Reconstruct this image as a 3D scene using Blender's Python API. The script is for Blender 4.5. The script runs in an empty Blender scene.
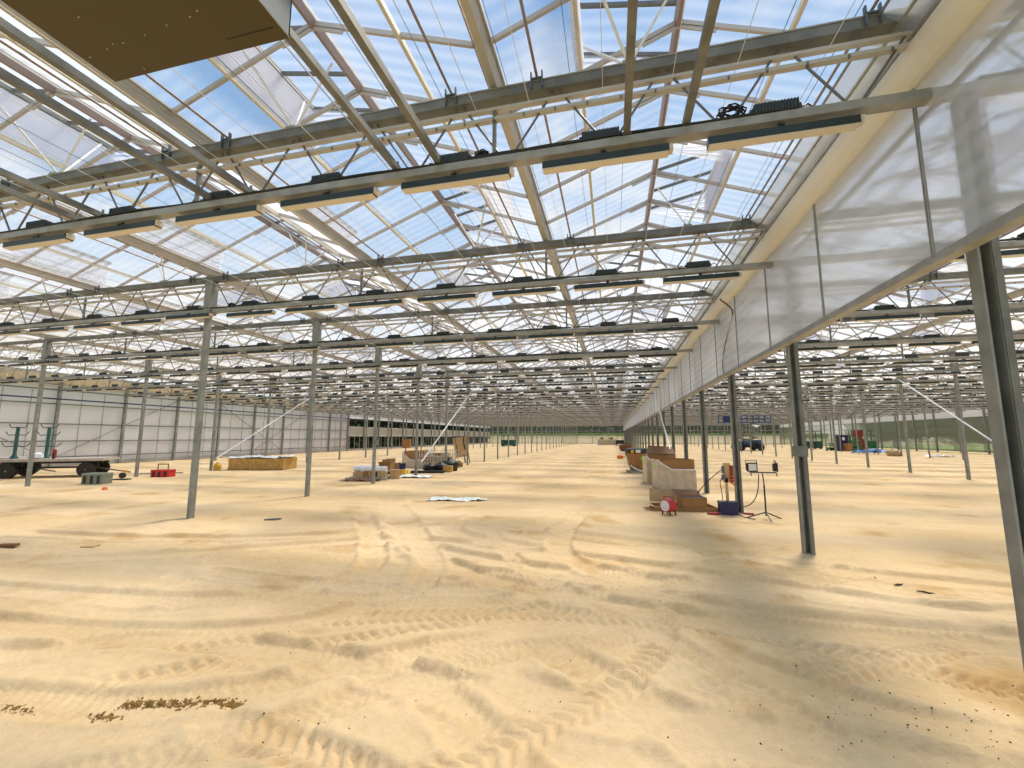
import bpy, math, random
import numpy as np
from mathutils import Vector, Matrix
random.seed(7); rs = np.random.RandomState(11)
PI = math.pi
SC = bpy.context.scene
COL = SC.collection
# ---- measured layout of the greenhouse (metres) ----
XR, W, Y1, U = 3.071, 12.96, 4.395, 4.0
HC, HT = 5.11, 5.93
NT = 30
YF = Y1 + (NT - 1) * U + 2.6          # far gable
G = W / 3
ZG, ZR, ZP = 6.10, 6.93, 6.48         # gutter, ridge, mid-slope purlin
OFP = 1.17
F, YAW, PITCH, ROLL, CH = 423.5, .232, .1241, .0004, 1.959

# ================= materials =================
def mat(name, col, rough=.6, metal=0., nz=0., scale=8., col2=None, bump=0., bscale=40., spec=.5, coords='Object'):
    m = bpy.data.materials.new(name); m.use_nodes = True
    n, l = m.node_tree.nodes, m.node_tree.links
    b = n['Principled BSDF']
    b.inputs['Base Color'].default_value = (*col, 1); b.inputs['Roughness'].default_value = rough
    b.inputs['Metallic'].default_value = metal; b.inputs['Specular IOR Level'].default_value = spec
    if nz or col2 or bump:
        tc = n.new('ShaderNodeTexCoord')
    if nz or col2:
        t = n.new('ShaderNodeTexNoise'); t.inputs['Scale'].default_value = scale; t.inputs['Detail'].default_value = 4
        l.new(tc.outputs[coords], t.inputs['Vector'])
        r = n.new('ShaderNodeValToRGB')
        c2 = col2 or tuple(c * (1 - nz) for c in col)
        r.color_ramp.elements[0].position = .38; r.color_ramp.elements[1].position = .64
        r.color_ramp.elements[0].color = (*c2, 1); r.color_ramp.elements[1].color = (*col, 1)
        l.new(t.outputs['Fac'], r.inputs['Fac']); l.new(r.outputs['Color'], b.inputs['Base Color'])
    if bump:
        t2 = n.new('ShaderNodeTexNoise'); t2.inputs['Scale'].default_value = bscale; t2.inputs['Detail'].default_value = 3
        l.new(tc.outputs[coords], t2.inputs['Vector'])
        bp = n.new('ShaderNodeBump'); bp.inputs['Strength'].default_value = bump; bp.inputs['Distance'].default_value = .02
        l.new(t2.outputs['Fac'], bp.inputs['Height']); l.new(bp.outputs['Normal'], b.inputs['Normal'])
    return m

M = {}
M['galv'] = mat('galvanised_steel', (.36, .36, .34), .5, .15, .22, 6)
M['galv_dark'] = mat('weathered_galvanised_steel', (.20, .205, .19), .55, .12, .3, 5)
M['column'] = mat('column_galvanised_steel', (.29, .305, .285), .5, .15, .3, 3.5)
M['rafter'] = mat('rafter_aluminium', (.52, .49, .47), .5, .15)
M['brace'] = mat('dark_steel_rod', (.16, .16, .16), .5, .5)
M['alu'] = mat('mill_aluminium', (.50, .48, .43), .45, .15, .1, 3)
M['cream'] = mat('cream_sheet', (.72, .68, .57), .55, 0, .10, 2)
M['white'] = mat('white_aluminium', (.82, .82, .80), .5)
M['pink'] = mat('plain_steel_tube', (.30, .235, .22), .5, .15)
M['lamp'] = mat('dark_lamp_housing', (.025, .04, .04), .4, .3)
M['lens'] = mat('white_lamp_lens', (.66, .60, .50), .35)
M['driver'] = mat('dark_driver_housing', (.035, .045, .045), .45, .3)
M['cable'] = mat('black_cable', (.012, .012, .014), .5)
M['cablebrown'] = mat('brown_cable', (.22, .13, .09), .6)
M['wire'] = mat('nylon_wire', (.75, .78, .80), .4)
M['wiredark'] = mat('dark_wire', (.10, .14, .18), .5)
M['brownbox'] = mat('olive_brown_painted_steel', (.062, .043, .006), .5, 0, .06, 1.5)
M['greyside'] = mat('grey_painted_steel', (.10, .13, .17), .5)
M['card'] = mat('brown_cardboard', (.36, .19, .065), .8, 0, .18, 4)
M['card2'] = mat('light_cardboard', (.55, .38, .20), .8, 0, .15, 4)
M['carddark'] = mat('inner_cardboard', (.20, .09, .04), .8)
M['wrap'] = mat('wrapped_cardboard', (.62, .51, .38), .35, 0, .22, 5)
M['wrapw'] = mat('white_stretch_film', (.85, .86, .86), .3, 0, .1, 9)
M['wood'] = mat('pine_wood', (.62, .38, .11), .7, 0, .3, 7)
M['ply'] = mat('plywood', (.68, .46, .22), .7, 0, .15, 3)
M['woodgrey'] = mat('grey_timber', (.50, .46, .38), .8, 0, .2, 5)
M['red'] = mat('red_plastic', (.55, .02, .025), .4)
M['redd'] = mat('dark_red_paint', (.30, .02, .02), .5)
M['blue'] = mat('blue_paint', (.02, .08, .24), .45)
M['navy'] = mat('navy_plastic', (.007, .014, .075), .4)
M['bluetarp'] = mat('blue_tarpaulin', (.10, .30, .68), .5)
M['green'] = mat('green_paint', (.02, .16, .06), .45)
M['teal'] = mat('dark_green_paint', (.01, .09, .075), .45)
M['lime'] = mat('lime_sticker', (.16, .75, .05), .5)
M['yellow'] = mat('yellow_plastic', (.75, .42, .03), .5)
M['orange'] = mat('orange_plastic', (.75, .16, .02), .5)
M['black'] = mat('black_plastic', (.015, .015, .016), .5)
M['tyre'] = mat('black_rubber', (.03, .026, .022), .8, 0, .3, 6)
M['bedwood'] = mat('wagon_boards', (.50, .44, .38), .8, 0, .25, 4)
M['greygreen'] = mat('grey_green_plastic', (.22, .25, .19), .5)
M['paper'] = mat('white_paper', (.85, .85, .82), .7)
M['plastic'] = mat('clear_white_sheet', (.86, .88, .80), .4)
M['pvc'] = mat('white_strap', (.86, .88, .88), .4)
M['bark'] = mat('bark', (.08, .055, .035), .9)
M['leaf'] = mat('tree_leaves', (.030, .055, .016), .8, 0, .6, 1.2)
M['grass'] = mat('grass_field', (.20, .33, .05), .9, 0, .35, .3)
M['scrub'] = mat('dry_scrub_bank', (.40, .33, .19), .9, 0, .3, .5)
M['soil'] = mat('brown_damp_soil', (.34, .20, .05), .9, 0, .4, 30)
M['clod'] = mat('dark_clod', (.07, .04, .025), .9)
M['skin'] = mat('skin', (.55, .33, .23), .6)
M['glasslamp'] = mat('worklight_glass', (.65, .67, .68), .15)

def film(name, tcol, ftrans, frough, dcol, ior=1.04, rough=.35, stripes=0, sdir='X', clear=0.):
    """translucent plastic: diffuse + translucent, mixed with blurred and clear transmission"""
    m = bpy.data.materials.new(name); m.use_nodes = True
    n, l = m.node_tree.nodes, m.node_tree.links; n.clear()
    out = n.new('ShaderNodeOutputMaterial')
    tr = n.new('ShaderNodeBsdfTranslucent'); tr.inputs['Color'].default_value = (*dcol, 1)
    df = n.new('ShaderNodeBsdfPrincipled'); df.inputs['Base Color'].default_value = (*dcol, 1); df.inputs['Roughness'].default_value = .35
    m1 = n.new('ShaderNodeMixShader'); m1.inputs[0].default_value = ftrans
    l.new(df.outputs[0], m1.inputs[1]); l.new(tr.outputs[0], m1.inputs[2])
    tp = n.new('ShaderNodeBsdfTransparent'); tp.inputs['Color'].default_value = (*tcol, 1)
    src = tp
    if frough:
        rf = n.new('ShaderNodeBsdfRefraction'); rf.inputs['Color'].default_value = (*tcol, 1)
        rf.inputs['Roughness'].default_value = rough; rf.inputs['IOR'].default_value = ior
        m3 = n.new('ShaderNodeMixShader'); m3.inputs[0].default_value = frough
        l.new(tp.outputs[0], m3.inputs[1]); l.new(rf.outputs[0], m3.inputs[2]); src = m3
    m2 = n.new('ShaderNodeMixShader'); m2.inputs[0].default_value = clear
    l.new(m1.outputs[0], m2.inputs[1]); l.new(src.outputs[0], m2.inputs[2])
    if stripes:
        tc = n.new('ShaderNodeTexCoord'); wv = n.new('ShaderNodeTexWave'); wv.bands_direction = sdir
        wv.inputs['Scale'].default_value = stripes; wv.inputs['Distortion'].default_value = .6
        l.new(tc.outputs['Object'], wv.inputs['Vector'])
        nz = n.new('ShaderNodeTexNoise'); nz.inputs['Scale'].default_value = .5; l.new(tc.outputs['Object'], nz.inputs['Vector'])
        ma = n.new('ShaderNodeMath'); ma.operation = 'MULTIPLY_ADD'; ma.inputs[1].default_value = .10; ma.inputs[2].default_value = clear - .05
        l.new(wv.outputs['Fac'], ma.inputs[0])
        graze = n.new('ShaderNodeLayerWeight'); graze.inputs['Blend'].default_value = .5
        mb = n.new('ShaderNodeMath'); mb.operation = 'MULTIPLY_ADD'; mb.inputs[1].default_value = .3
        l.new(nz.outputs['Fac'], mb.inputs[0]); l.new(ma.outputs[0], mb.inputs[2])
        mc = n.new('ShaderNodeMath'); mc.operation = 'SUBTRACT'; mc.inputs[1].default_value = .15; mc.use_clamp = True
        l.new(mb.outputs[0], mc.inputs[0])
        # a diffusing sheet scatters more where it is looked through at a slant
        gp_ = n.new('ShaderNodeMath'); gp_.operation = 'POWER'; gp_.inputs[1].default_value = 3.; l.new(graze.outputs['Facing'], gp_.inputs[0])
        gm = n.new('ShaderNodeMath'); gm.operation = 'MULTIPLY_ADD'; gm.inputs[1].default_value = -.75; gm.use_clamp = True
        l.new(gp_.outputs[0], gm.inputs[0]); l.new(mc.outputs[0], gm.inputs[2]); l.new(gm.outputs[0], m2.inputs[0])
    l.new(m2.outputs[0], out.inputs['Surface'])
    return m
M['roof'] = film('roof_glazing', (.99, .99, .97), .75, 0, (.90, .88, .85), stripes=1.6, sdir='Y', clear=.80)
M['curtain'] = film('frosted_plastic_film', (.94, .95, 1.), .55, .75, (.60, .64, .70), rough=.30, stripes=1.6, sdir='Z', clear=.50)
M['wallfilm'] = film('white_wall_panel', (.9, .9, .95), .45, 0, (.74, .69, .68), clear=.02)
M['sidefilm'] = film('green_tinted_clear_film', (.82, .84, .76), .5, .4, (.36, .38, .26), rough=.25, clear=.55)
M['endfilm'] = film('clear_end_film', (.86, .9, .88), .6, 0, (.5, .5, .45), clear=.9)
M['kneefilm'] = film('dusty_knee_film', (.86, .86, .8), .5, 0, (.60, .54, .40), clear=.25)
M['band'] = film('rolled_side_film', (.8, .8, .8), .5, 0, (.66, .60, .48), clear=.05)
M['flapfilm'] = film('grey_clear_flap', (.9, .93, .95), .5, 0, (.45, .46, .46), clear=.35)
M['creamfilm'] = film('cream_fabric', (1, 1, 1), .35, 0, (.84, .78, .64), clear=.12)
M['net'] = film('pleated_insect_net', (.9, .9, .95), .5, 0, (.90, .90, .92), clear=.42)

def sand_material():
    m = bpy.data.materials.new('sand'); m.use_nodes = True
    n, l = m.node_tree.nodes, m.node_tree.links; b = n['Principled BSDF']
    b.inputs['Roughness'].default_value = .9; b.inputs['Specular IOR Level'].default_value = .15
    tc = n.new('ShaderNodeTexCoord')
    def noise(s, d=4, vec=None):
        t = n.new('ShaderNodeTexNoise'); t.inputs['Scale'].default_value = s; t.inputs['Detail'].default_value = d
        l.new(vec or tc.outputs['Object'], t.inputs['Vector']); return t
    a = noise(.35); r = n.new('ShaderNodeValToRGB')
    e = r.color_ramp.elements; e[0].position = .3; e[0].color = (.72, .525, .295, 1); e[1].position = .7; e[1].color = (.85, .65, .405, 1)
    l.new(a.outputs['Fac'], r.inputs['Fac'])
    # stretched darker bands: sun-shadow stripes across the floor, painted into the sand colour
    mp = n.new('ShaderNodeMapping'); mp.inputs['Scale'].default_value = (.16, .9, 1); mp.inputs['Rotation'].default_value = (0, 0, -.12)
    l.new(tc.outputs['Object'], mp.inputs['Vector'])
    s = noise(1., 5, mp.outputs['Vector']); r2 = n.new('ShaderNodeValToRGB')
    e = r2.color_ramp.elements; e[0].position = .36; e[0].color = (.90, .87, .80, 1); e[1].position = .56; e[1].color = (1, 1, 1, 1)
    l.new(s.outputs['Fac'], r2.inputs['Fac'])
    mx = n.new('ShaderNodeMix'); mx.data_type = 'RGBA'; mx.blend_type = 'MULTIPLY'; mx.inputs[0].default_value = 1
    l.new(r.outputs['Color'], mx.inputs[6]); l.new(r2.outputs['Color'], mx.inputs[7])
    # damp brownish patches and fine mottling of the grains
    d1 = noise(.8, 6); r3 = n.new('ShaderNodeValToRGB'); e = r3.color_ramp.elements
    e[0].position = .30; e[0].color = (.80, .70, .54, 1); e[1].position = .43; e[1].color = (1, 1, 1, 1); l.new(d1.outputs['Fac'], r3.inputs['Fac'])
    d2 = noise(14, 6); r4 = n.new('ShaderNodeValToRGB'); e = r4.color_ramp.elements
    e[0].position = .35; e[0].color = (.94, .92, .88, 1); e[1].position = .6; e[1].color = (1, 1, 1, 1); l.new(d2.outputs['Fac'], r4.inputs['Fac'])
    d3 = noise(120, 2); r5 = n.new('ShaderNodeValToRGB'); e = r5.color_ramp.elements
    e[0].position = .36; e[0].color = (.93, .90, .86, 1); e[1].position = .56; e[1].color = (1, 1, 1, 1); l.new(d3.outputs['Fac'], r5.inputs['Fac'])
    last = mx
    for rr_ in (r3, r4, r5):
        q_ = n.new('ShaderNodeMix'); q_.data_type = 'RGBA'; q_.blend_type = 'MULTIPLY'; q_.inputs[0].default_value = 1
        l.new(last.outputs[2], q_.inputs[6]); l.new(rr_.outputs['Color'], q_.inputs[7]); last = q_
    l.new(last.outputs[2], b.inputs['Base Color'])
    b1 = noise(2.2, 6); b2 = noise(28, 3); b3 = noise(.7, 3, mp.outputs['Vector'])
    bp3 = n.new('ShaderNodeBump'); bp3.inputs['Strength'].default_value = .6; bp3.inputs['Distance'].default_value = .22
    l.new(b3.outputs['Fac'], bp3.inputs['Height'])
    bp = n.new('ShaderNodeBump'); bp.inputs['Strength'].default_value = .55; bp.inputs['Distance'].default_value = .09
    l.new(b1.outputs['Fac'], bp.inputs['Height']); l.new(bp3.outputs['Normal'], bp.inputs['Normal'])
    bp2 = n.new('ShaderNodeBump'); bp2.inputs['Strength'].default_value = .35; bp2.inputs['Distance'].default_value = .008
    l.new(b2.outputs['Fac'], bp2.inputs['Height']); l.new(bp.outputs['Normal'], bp2.inputs['Normal'])
    l.new(bp2.outputs['Normal'], b.inputs['Normal'])
    return m
M['sand'] = sand_material()

# ================= mesh helpers =================
class MB:
    def __init__(s): s.v = []; s.f = []; s.mi = []
    def add(s, vs, fs, mi=0):
        o = len(s.v); s.v += [tuple(p) for p in vs]; s.f += [tuple(o + i for i in f) for f in fs]; s.mi += [mi] * len(fs); return s
    def box(s, x0, x1, y0, y1, z0, z1, mi=0):
        v = [(x, y, z) for z in (z0, z1) for y in (y0, y1) for x in (x0, x1)]
        return s.add(v, [(0, 2, 3, 1), (4, 5, 7, 6), (0, 1, 5, 4), (2, 6, 7, 3), (0, 4, 6, 2), (1, 3, 7, 5)], mi)
    def tube(s, pts, r, seg=6, mi=0, cap=True):
        pts = [Vector(p) for p in pts]; n = len(pts); rings = []; o = len(s.v)
        rr = r if isinstance(r, (list, tuple)) else [r] * n
        prev = None
        for i, p in enumerate(pts):
            d = (pts[min(i + 1, n - 1)] - pts[max(i - 1, 0)]).normalized()
            a = prev or (Vector((0, 0, 1)) if abs(d.z) < .9 else Vector((1, 0, 0)))
            u = (a - d * a.dot(d)).normalized(); prev = u; w = d.cross(u)
            for k in range(seg):
                t = 2 * PI * k / seg
                s.v.append(tuple(p + (u * math.cos(t) + w * math.sin(t)) * rr[i]))
        for i in range(n - 1):
            for k in range(seg):
                a = o + i * seg + k; b = o + i * seg + (k + 1) % seg
                s.f.append((a, b, b + seg, a + seg)); s.mi.append(mi)
        if cap:
            s.f.append(tuple(o + k for k in reversed(range(seg)))); s.mi.append(mi)
            s.f.append(tuple(o + (n - 1) * seg + k for k in range(seg))); s.mi.append(mi)
        return s
    def bar(s, a, b, w, h=None, mi=0):
        """rectangular bar from a to b"""
        h = h or w; a, b = Vector(a), Vector(b); d = (b - a).normalized()
        up = Vector((0, 0, 1)) if abs(d.z) < .95 else Vector((0, 1, 0))
        u = d.cross(up).normalized(); v = u.cross(d)
        vs = [p + u * sx * w / 2 + v * sy * h / 2 for p in (a, b) for sx, sy in ((-1, -1), (1, -1), (1, 1), (-1, 1))]
        return s.add(vs, [(0, 1, 2, 3), (7, 6, 5, 4), (0, 4, 5, 1), (1, 5, 6, 2), (2, 6, 7, 3), (3, 7, 4, 0)], mi)
    def prism(s, prof, y0, y1, mi=0):
        """profile of (x,z) points extruded along y"""
        n = len(prof); v = [(x, y0, z) for x, z in prof] + [(x, y1, z) for x, z in prof]
        f = [tuple(range(n)), tuple(reversed(range(n, 2 * n)))] + [(i, i + n, (i + 1) % n + n, (i + 1) % n) for i in range(n)]
        return s.add(v, f, mi)
    def lathe(s, prof, seg=20, c=(0, 0, 0), mi=0, axis='Z'):
        o = len(s.v); n = len(prof)
        for r, z in prof:
            for k in range(seg):
                t = 2 * PI * k / seg; p = (r * math.cos(t), r * math.sin(t), z)
                if axis == 'Y': p = (p[0], p[2], p[1])
                if axis == 'X': p = (p[2], p[0], p[1])
                s.v.append((p[0] + c[0], p[1] + c[1], p[2] + c[2]))
        for i in range(n - 1):
            for k in range(seg):
                a = o + i * seg + k; b = o + i * seg + (k + 1) % seg
                s.f.append((a, b, b + seg, a + seg)); s.mi.append(mi)
        s.f.append(tuple(o + k for k in reversed(range(seg)))); s.mi.append(mi)
        s.f.append(tuple(o + (n - 1) * seg + k for k in range(seg))); s.mi.append(mi)
        return s
    def mesh(s, name, mats, smooth=False, bevel=0):
        me = bpy.data.meshes.new(name); me.from_pydata(s.v, [], s.f)
        for m in (mats if isinstance(mats, (list, tuple)) else [mats]): me.materials.append(M[m])
        me.polygons.foreach_set('material_index', s.mi)
        if smooth: me.polygons.foreach_set('use_smooth', [True] * len(s.f))
        me.update(); return me
    def build(s, name, mats, parent=None, loc=(0, 0, 0), rz=0, smooth=False, bevel=0):
        o = link(name, s.mesh(name, mats, smooth), parent, loc, rz)
        if bevel:
            b = o.modifiers.new('b', 'BEVEL'); b.width = bevel; b.segments = 2; b.limit_method = 'ANGLE'
        return o
def link(name, me, parent=None, loc=(0, 0, 0), rz=0):
    o = bpy.data.objects.new(name, me); COL.objects.link(o)
    o.location = loc; o.rotation_euler = (0, 0, rz)
    if parent: o.parent = parent
    return o
def tag(o, label, cat, group=None):
    o['label'] = label; o['category'] = cat
    if group: o['group'] = group
    return o
def struct(o, label=None):
    o['kind'] = 'structure'
    if label: o['label'] = label
    return o
def thing(name, label, cat, loc=(0, 0, 0), rz=0, group=None):
    return tag(link(name, None, None, loc, rz), label, cat, group)
def copy_tree(root, loc=None, rz=None):
    r = root.copy(); COL.objects.link(r)
    if loc is not None: r.location = loc
    if rz is not None: r.rotation_euler = (0, 0, rz)
    for ch in root.children:
        c = ch.copy(); COL.objects.link(c); c.parent = r
        for g in ch.children:
            d = g.copy(); COL.objects.link(d); d.parent = c
    return r
ORD = ['zeroth', 'first', 'second', 'third', 'fourth', 'fifth', 'sixth', 'seventh', 'eighth', 'ninth', 'tenth', 'eleventh', 'twelfth', 'thirteenth',
       'fourteenth', 'fifteenth', 'sixteenth', 'seventeenth', 'eighteenth', 'nineteenth', 'twentieth']
TENS = {2: 'twenty', 3: 'thirty', 4: 'forty'}
def nth(n):
    if n <= 20: return ORD[n]
    if n % 10 == 0: return {30: 'thirtieth', 40: 'fortieth'}[n]
    return TENS[n // 10] + '-' + ORD[n % 10]

# camera axes (only used to rank repeats by how large they show)
cy_, sy_, cp_, sp_ = math.cos(YAW), math.sin(YAW), math.cos(PITCH), math.sin(PITCH)
FW = Vector((-sy_ * cp_, cy_ * cp_, sp_)); RT = Vector((cy_, sy_, 0)); UP = RT.cross(FW)
def seen(x, y, z, mx=40, my=30):
    P = Vector((x, y, z - CH)); d = P.dot(FW)
    if d < .5: return None
    px = 512 + F * P.dot(RT) / d; py = 384 - F * P.dot(UP) / d
    return d if -mx < px < 1024 + mx and -my < py < 768 + my else None
def TY(k): return Y1 + (k - 1) * U
BAY = {0: 'over the wide sand aisle left of the curtain', 1: 'over the second aisle from the curtain', 2: 'over the aisle along the white left wall',
       -1: 'just right of the plastic curtain', -2: 'over the middle aisle right of the curtain', -3: 'along the far right wall'}

# ================= floor =================
def vnoise(x, y, s, seed):
    """smooth value noise"""
    r = np.random.RandomState(seed); T = r.rand(256, 256)
    X, Y = x / s + 1000, y / s + 1000; xi, yi = np.floor(X).astype(int), np.floor(Y).astype(int)
    fx, fy = X - xi, Y - yi; fx = fx * fx * (3 - 2 * fx); fy = fy * fy * (3 - 2 * fy)
    g = lambda a, b: T[a % 256, b % 256]
    return ((g(xi, yi) * (1 - fx) + g(xi + 1, yi) * fx) * (1 - fy) + (g(xi, yi + 1) * (1 - fx) + g(xi + 1, yi + 1) * fx) * fy) * 2 - 1
TRACKS = [  # points, half width, depth, tread: 0 none, 1 fine lugs, 2 chevron, 3 ribs
    ([(-4.2, 1.2), (-2.36, 2.6), (-1.82, 3.24), (-1.05, 3.97), (-.18, 4.47), (1.68, 5.95), (4, 8)], .20, .022, 1),
    ([(-4.2, 2.7), (-3.24, 3.33), (-2.9, 3.67), (-2.3, 4.05), (-1.27, 4.81), (.3, 6.1)], .13, .022, 2),
    ([(-2.75, 2.62), (-2.2, 2.56), (-1.6, 2.46), (-1.0, 2.3)], .17, .035, 2),
    ([(-1.7, 3.6), (-1.44, 3.33), (-.99, 2.97), (-.56, 2.57), (-.1, 2.1)], .22, .045, 3),
    ([(-.75, 4.35), (-.52, 4.1), (.14, 3.57), (.5, 3.22), (.95, 2.8)], .24, .05, 3),
    ([(-3, 6.0), (-1.63, 6.13), (-.23, 6.16), (1.62, 5.49), (3.83, 5.42), (6, 5.6)], .22, .05, 1),
    ([(-8.29, 14.57), (-4.44, 8.49), (-2.26, 6.22), (.25, 5.31), (2.66, 5.14), (5, 5.2)], .25, .06, 0),
    ([(-7.6, 14), (-4.0, 8.1), (-2.0, 6.8), (.25, 6.3), (2.9, 6.0), (6, 6.4)], .25, .05, 0),
    ([(-9, 3.2), (-6.31, 3.36), (-4.12, 3.71), (-2.97, 4.55), (-2.8, 6.34), (-6.05, 11.52)], .22, .05, 1),
    ([(-9, 4.0), (-6.31, 4.2), (-4.7, 4.5), (-3.8, 5.3), (-3.9, 6.6), (-7.0, 11.0)], .22, .045, 1),
    ([(-12, 4.6), (-9.62, 5.01), (-6.94, 6.13), (-4.02, 7.69), (-.26, 7.22), (3.68, 6.12), (7, 6)], .24, .05, 0),
    ([(-12, 6.4), (-9, 6.7), (-6, 7.6), (-3.4, 9.2), (.2, 8.7), (4, 7.3), (8, 7)], .24, .05, 0),
    ([(-.9, 3.5), (-.3, 3.42), (.94, 3.36), (2.27, 3.24), (3, 3.1)], .26, .05, 0),
    ([(.51, 3.66), (1.42, 4.15), (2.47, 4.8), (3.61, 5.36)], .22, .03, 2),
    ([(-7, 2.6), (-5.45, 2.93), (-4.43, 3.46), (-2.49, 3.54), (-.88, 3.33)], .22, .05, 1),
    ([(-6, 2.2), (-4.53, 2.47), (-3.59, 2.63), (-2.81, 3.01), (-1.93, 3.76), (-1, 4.4)], .2, .035, 1),
    ([(-.45, 15), (-1.04, 8.4), (.04, 6.53), (2.29, 6.44)], .24, .05, 1),
    ([(.8, 4.6), (1.4, 4.1), (2.0, 3.75), (3.4, 3.3)], .2, .04, 0),
    ([(-1.3, 30), (-1.6, 18), (-3.2, 11.5), (-3.4, 8.8), (-1.2, 7.6)], .25, .05, 0),
    ([(-6, 4.9), (-3.4, 4.9), (-1.2, 5.3), (1.2, 6.6), (4, 8.4)], .13, .02, 1),
    ([(-6, 5.35), (-3.5, 5.3), (-1.5, 5.7), (.9, 7.1), (3.5, 9)], .13, .02, 1),
    ([(-3.4, 1.7), (-1.9, 2.1), (.2, 2.55), (2.2, 2.75), (4, 2.6)], .16, .025, 1),
    ([(-2.0, 1.8), (-.9, 2.7), (.3, 4.3), (.6, 6.2)], .14, .022, 2),
    ([(1.6, 3.0), (1.1, 3.8), (.2, 4.9), (-1.4, 6.6), (-2.6, 9)], .15, .02, 1),
    ([(4.6, 4.2), (3.0, 4.35), (1.2, 4.9), (-.4, 5.0), (-2.6, 4.4), (-4.6, 3.2)], .15, .02, 2),
    ([(.4, 30), (.2, 18), (-1.2, 11.5), (-1.6, 9.0), (.6, 8.2), (3, 8.8)], .25, .05, 0),
]
def dense(pts, step=.12):
    P = np.array(pts, float); out = []
    P = np.vstack([2 * P[0] - P[1], P, 2 * P[-1] - P[-2]])
    for i in range(1, len(P) - 2):
        a, b, c, d = P[i - 1:i + 3]; n = max(2, int(np.hypot(*(c - b)) / step))
        for t in np.arange(n) / n:
            out.append(.5 * ((2 * b) + (-a + c) * t + (2 * a - 5 * b + 4 * c - d) * t * t + (-a + 3 * b - 3 * c + d) * t ** 3))
    out.append(P[-2]); return np.array(out)
def heights(x, y):
    fade = np.clip((14 - y) / 6, .2, 1) * 1.6
    z = .018 * vnoise(x, y * 1.6, 1.6, 1) + .014 * vnoise(x, y * 1.3, .7, 2) + .006 * vnoise(x, y, .3, 3) + .003 * vnoise(x, y, .14, 4)
    bl = vnoise(x, y, .38, 9); mask = np.clip(vnoise(x, y, 2.2, 5) * 2.2 - .1, 0, 1)
    z += mask * .020 * np.abs(bl) + mask * .007 * vnoise(x, y, .12, 12)
    z += .0016 * vnoise(x, y, .05, 13)
    near = y < 32
    for ti, (pts, hw, dep, tr) in enumerate(TRACKS):
        D = dense(pts); seg0, seg1 = D[:-1], D[1:]; L = np.hypot(*(seg1 - seg0).T); S = np.concatenate([[0], np.cumsum(L)])[:-1]
        lo = D.min(0) - 1; hi = D.max(0) + 1
        idx = np.where((x > lo[0]) & (x < hi[0]) & (y > lo[1]) & (y < hi[1]))[0]
        if not len(idx): continue
        px, py = x[idx], y[idx]; best = np.full(len(idx), 9.); sd = np.zeros(len(idx)); ss = np.zeros(len(idx))
        for a, b, l, s0 in zip(seg0, seg1, L, S):
            d = (b - a) / l; rx, ry = px - a[0], py - a[1]; t = np.clip(rx * d[0] + ry * d[1], 0, l)
            ex, ey = rx - t * d[0], ry - t * d[1]; q = np.hypot(ex, ey); c = q < best
            best[c] = q[c]; ss[c] = (s0 + t)[c]; sd[c] = (d[0] * ry - d[1] * rx)[c]
        u = best / hw; tot = S[-1]; endf = np.clip(ss / .4, 0, 1) * np.clip((tot - ss) / .4, 0, 1)
        inside = np.clip((1.0 - u) / .25, 0, 1); inside = inside * inside * (3 - 2 * inside)
        berm = np.exp(-np.abs((u - 1.2) / .2) ** 1.4)
        wob = .8 + .25 * vnoise(ss, ss * 0 + ti, .8, 20 + ti)
        h = (-dep * inside + dep * .62 * berm) * wob
        z[idx] = z[idx] * (1 - .7 * inside * endf) + h * endf
        if tr == 1:
            z[idx] += endf * inside * .010 * np.sign(np.sin(2 * PI * (ss + .5 * np.abs(sd)) / .085)) * (np.sin(2 * PI * sd / (hw * .9)) ** 2 + .2)
        elif tr == 2:
            z[idx] += endf * inside * .020 * np.clip(np.sin(2 * PI * (ss + .8 * np.abs(sd)) / .125) * 1.6, -1, 1) * np.clip(np.abs(sd) / (hw * .2), .2, 1)
        elif tr == 3:
            z[idx] += endf * inside * .017 * np.sin(2 * PI * (ss + .25 * sd) / .105) * (sd > -hw * .35)
    for fx, fy, r in [(2.5, 3.75, .35), (-10.2, 8.2, .35), (-10.1, 12.2, .3)]:
        z += .05 * np.exp(-((x - fx) ** 2 + (y - fy) ** 2) / (r * r))
    r2 = np.random.RandomState(5)
    for _ in range(30):
        fx, fy = r2.uniform(-6, 4), r2.uniform(2.3, 7.5); a = r2.uniform(0, PI); q = r2.uniform(.09, .16)
        dx, dy = (x - fx) * math.cos(a) + (y - fy) * math.sin(a), -(x - fx) * math.sin(a) + (y - fy) * math.cos(a)
        e = (dx / (q * 1.5)) ** 2 + (dy / q) ** 2
        z += -.024 * np.exp(-e) + .014 * np.exp(-((np.sqrt(e) - 1.6) / .5) ** 2)
    return .055 * np.tanh(z * fade / .055)
def axis_grid(lo, f0, f1, hi, st, gr):
    c = list(np.arange(f0, f1 + 1e-6, st)); s = st
    a = f0
    left = []
    while a > lo: s *= gr; a -= s; left.append(max(a, lo))
    s = st; a = f1; rt = []
    while a < hi: s *= gr; a += s; rt.append(min(a, hi))
    return np.array(left[::-1] + c + rt)
gx = axis_grid(XR - 3 * W - 4, -6.5, 4.6, XR + 3 * W + 4, .026, 1.045)
gy = axis_grid(-8, 2.0, 7.4, YF + 3, .026, 1.02)
XX, YY = np.meshgrid(gx, gy); zz = heights(XX.ravel(), YY.ravel())
nx, ny = len(gx), len(gy)
ii = (np.arange(ny - 1)[:, None] * nx + np.arange(nx - 1)[None, :]).ravel()
fl = bpy.data.meshes.new('floor')
fl.vertices.add(nx * ny); fl.vertices.foreach_set('co', np.stack([XX.ravel(), YY.ravel(), zz], 1).ravel())
quads = np.stack([ii, ii + 1, ii + 1 + nx, ii + nx], 1)
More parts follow.
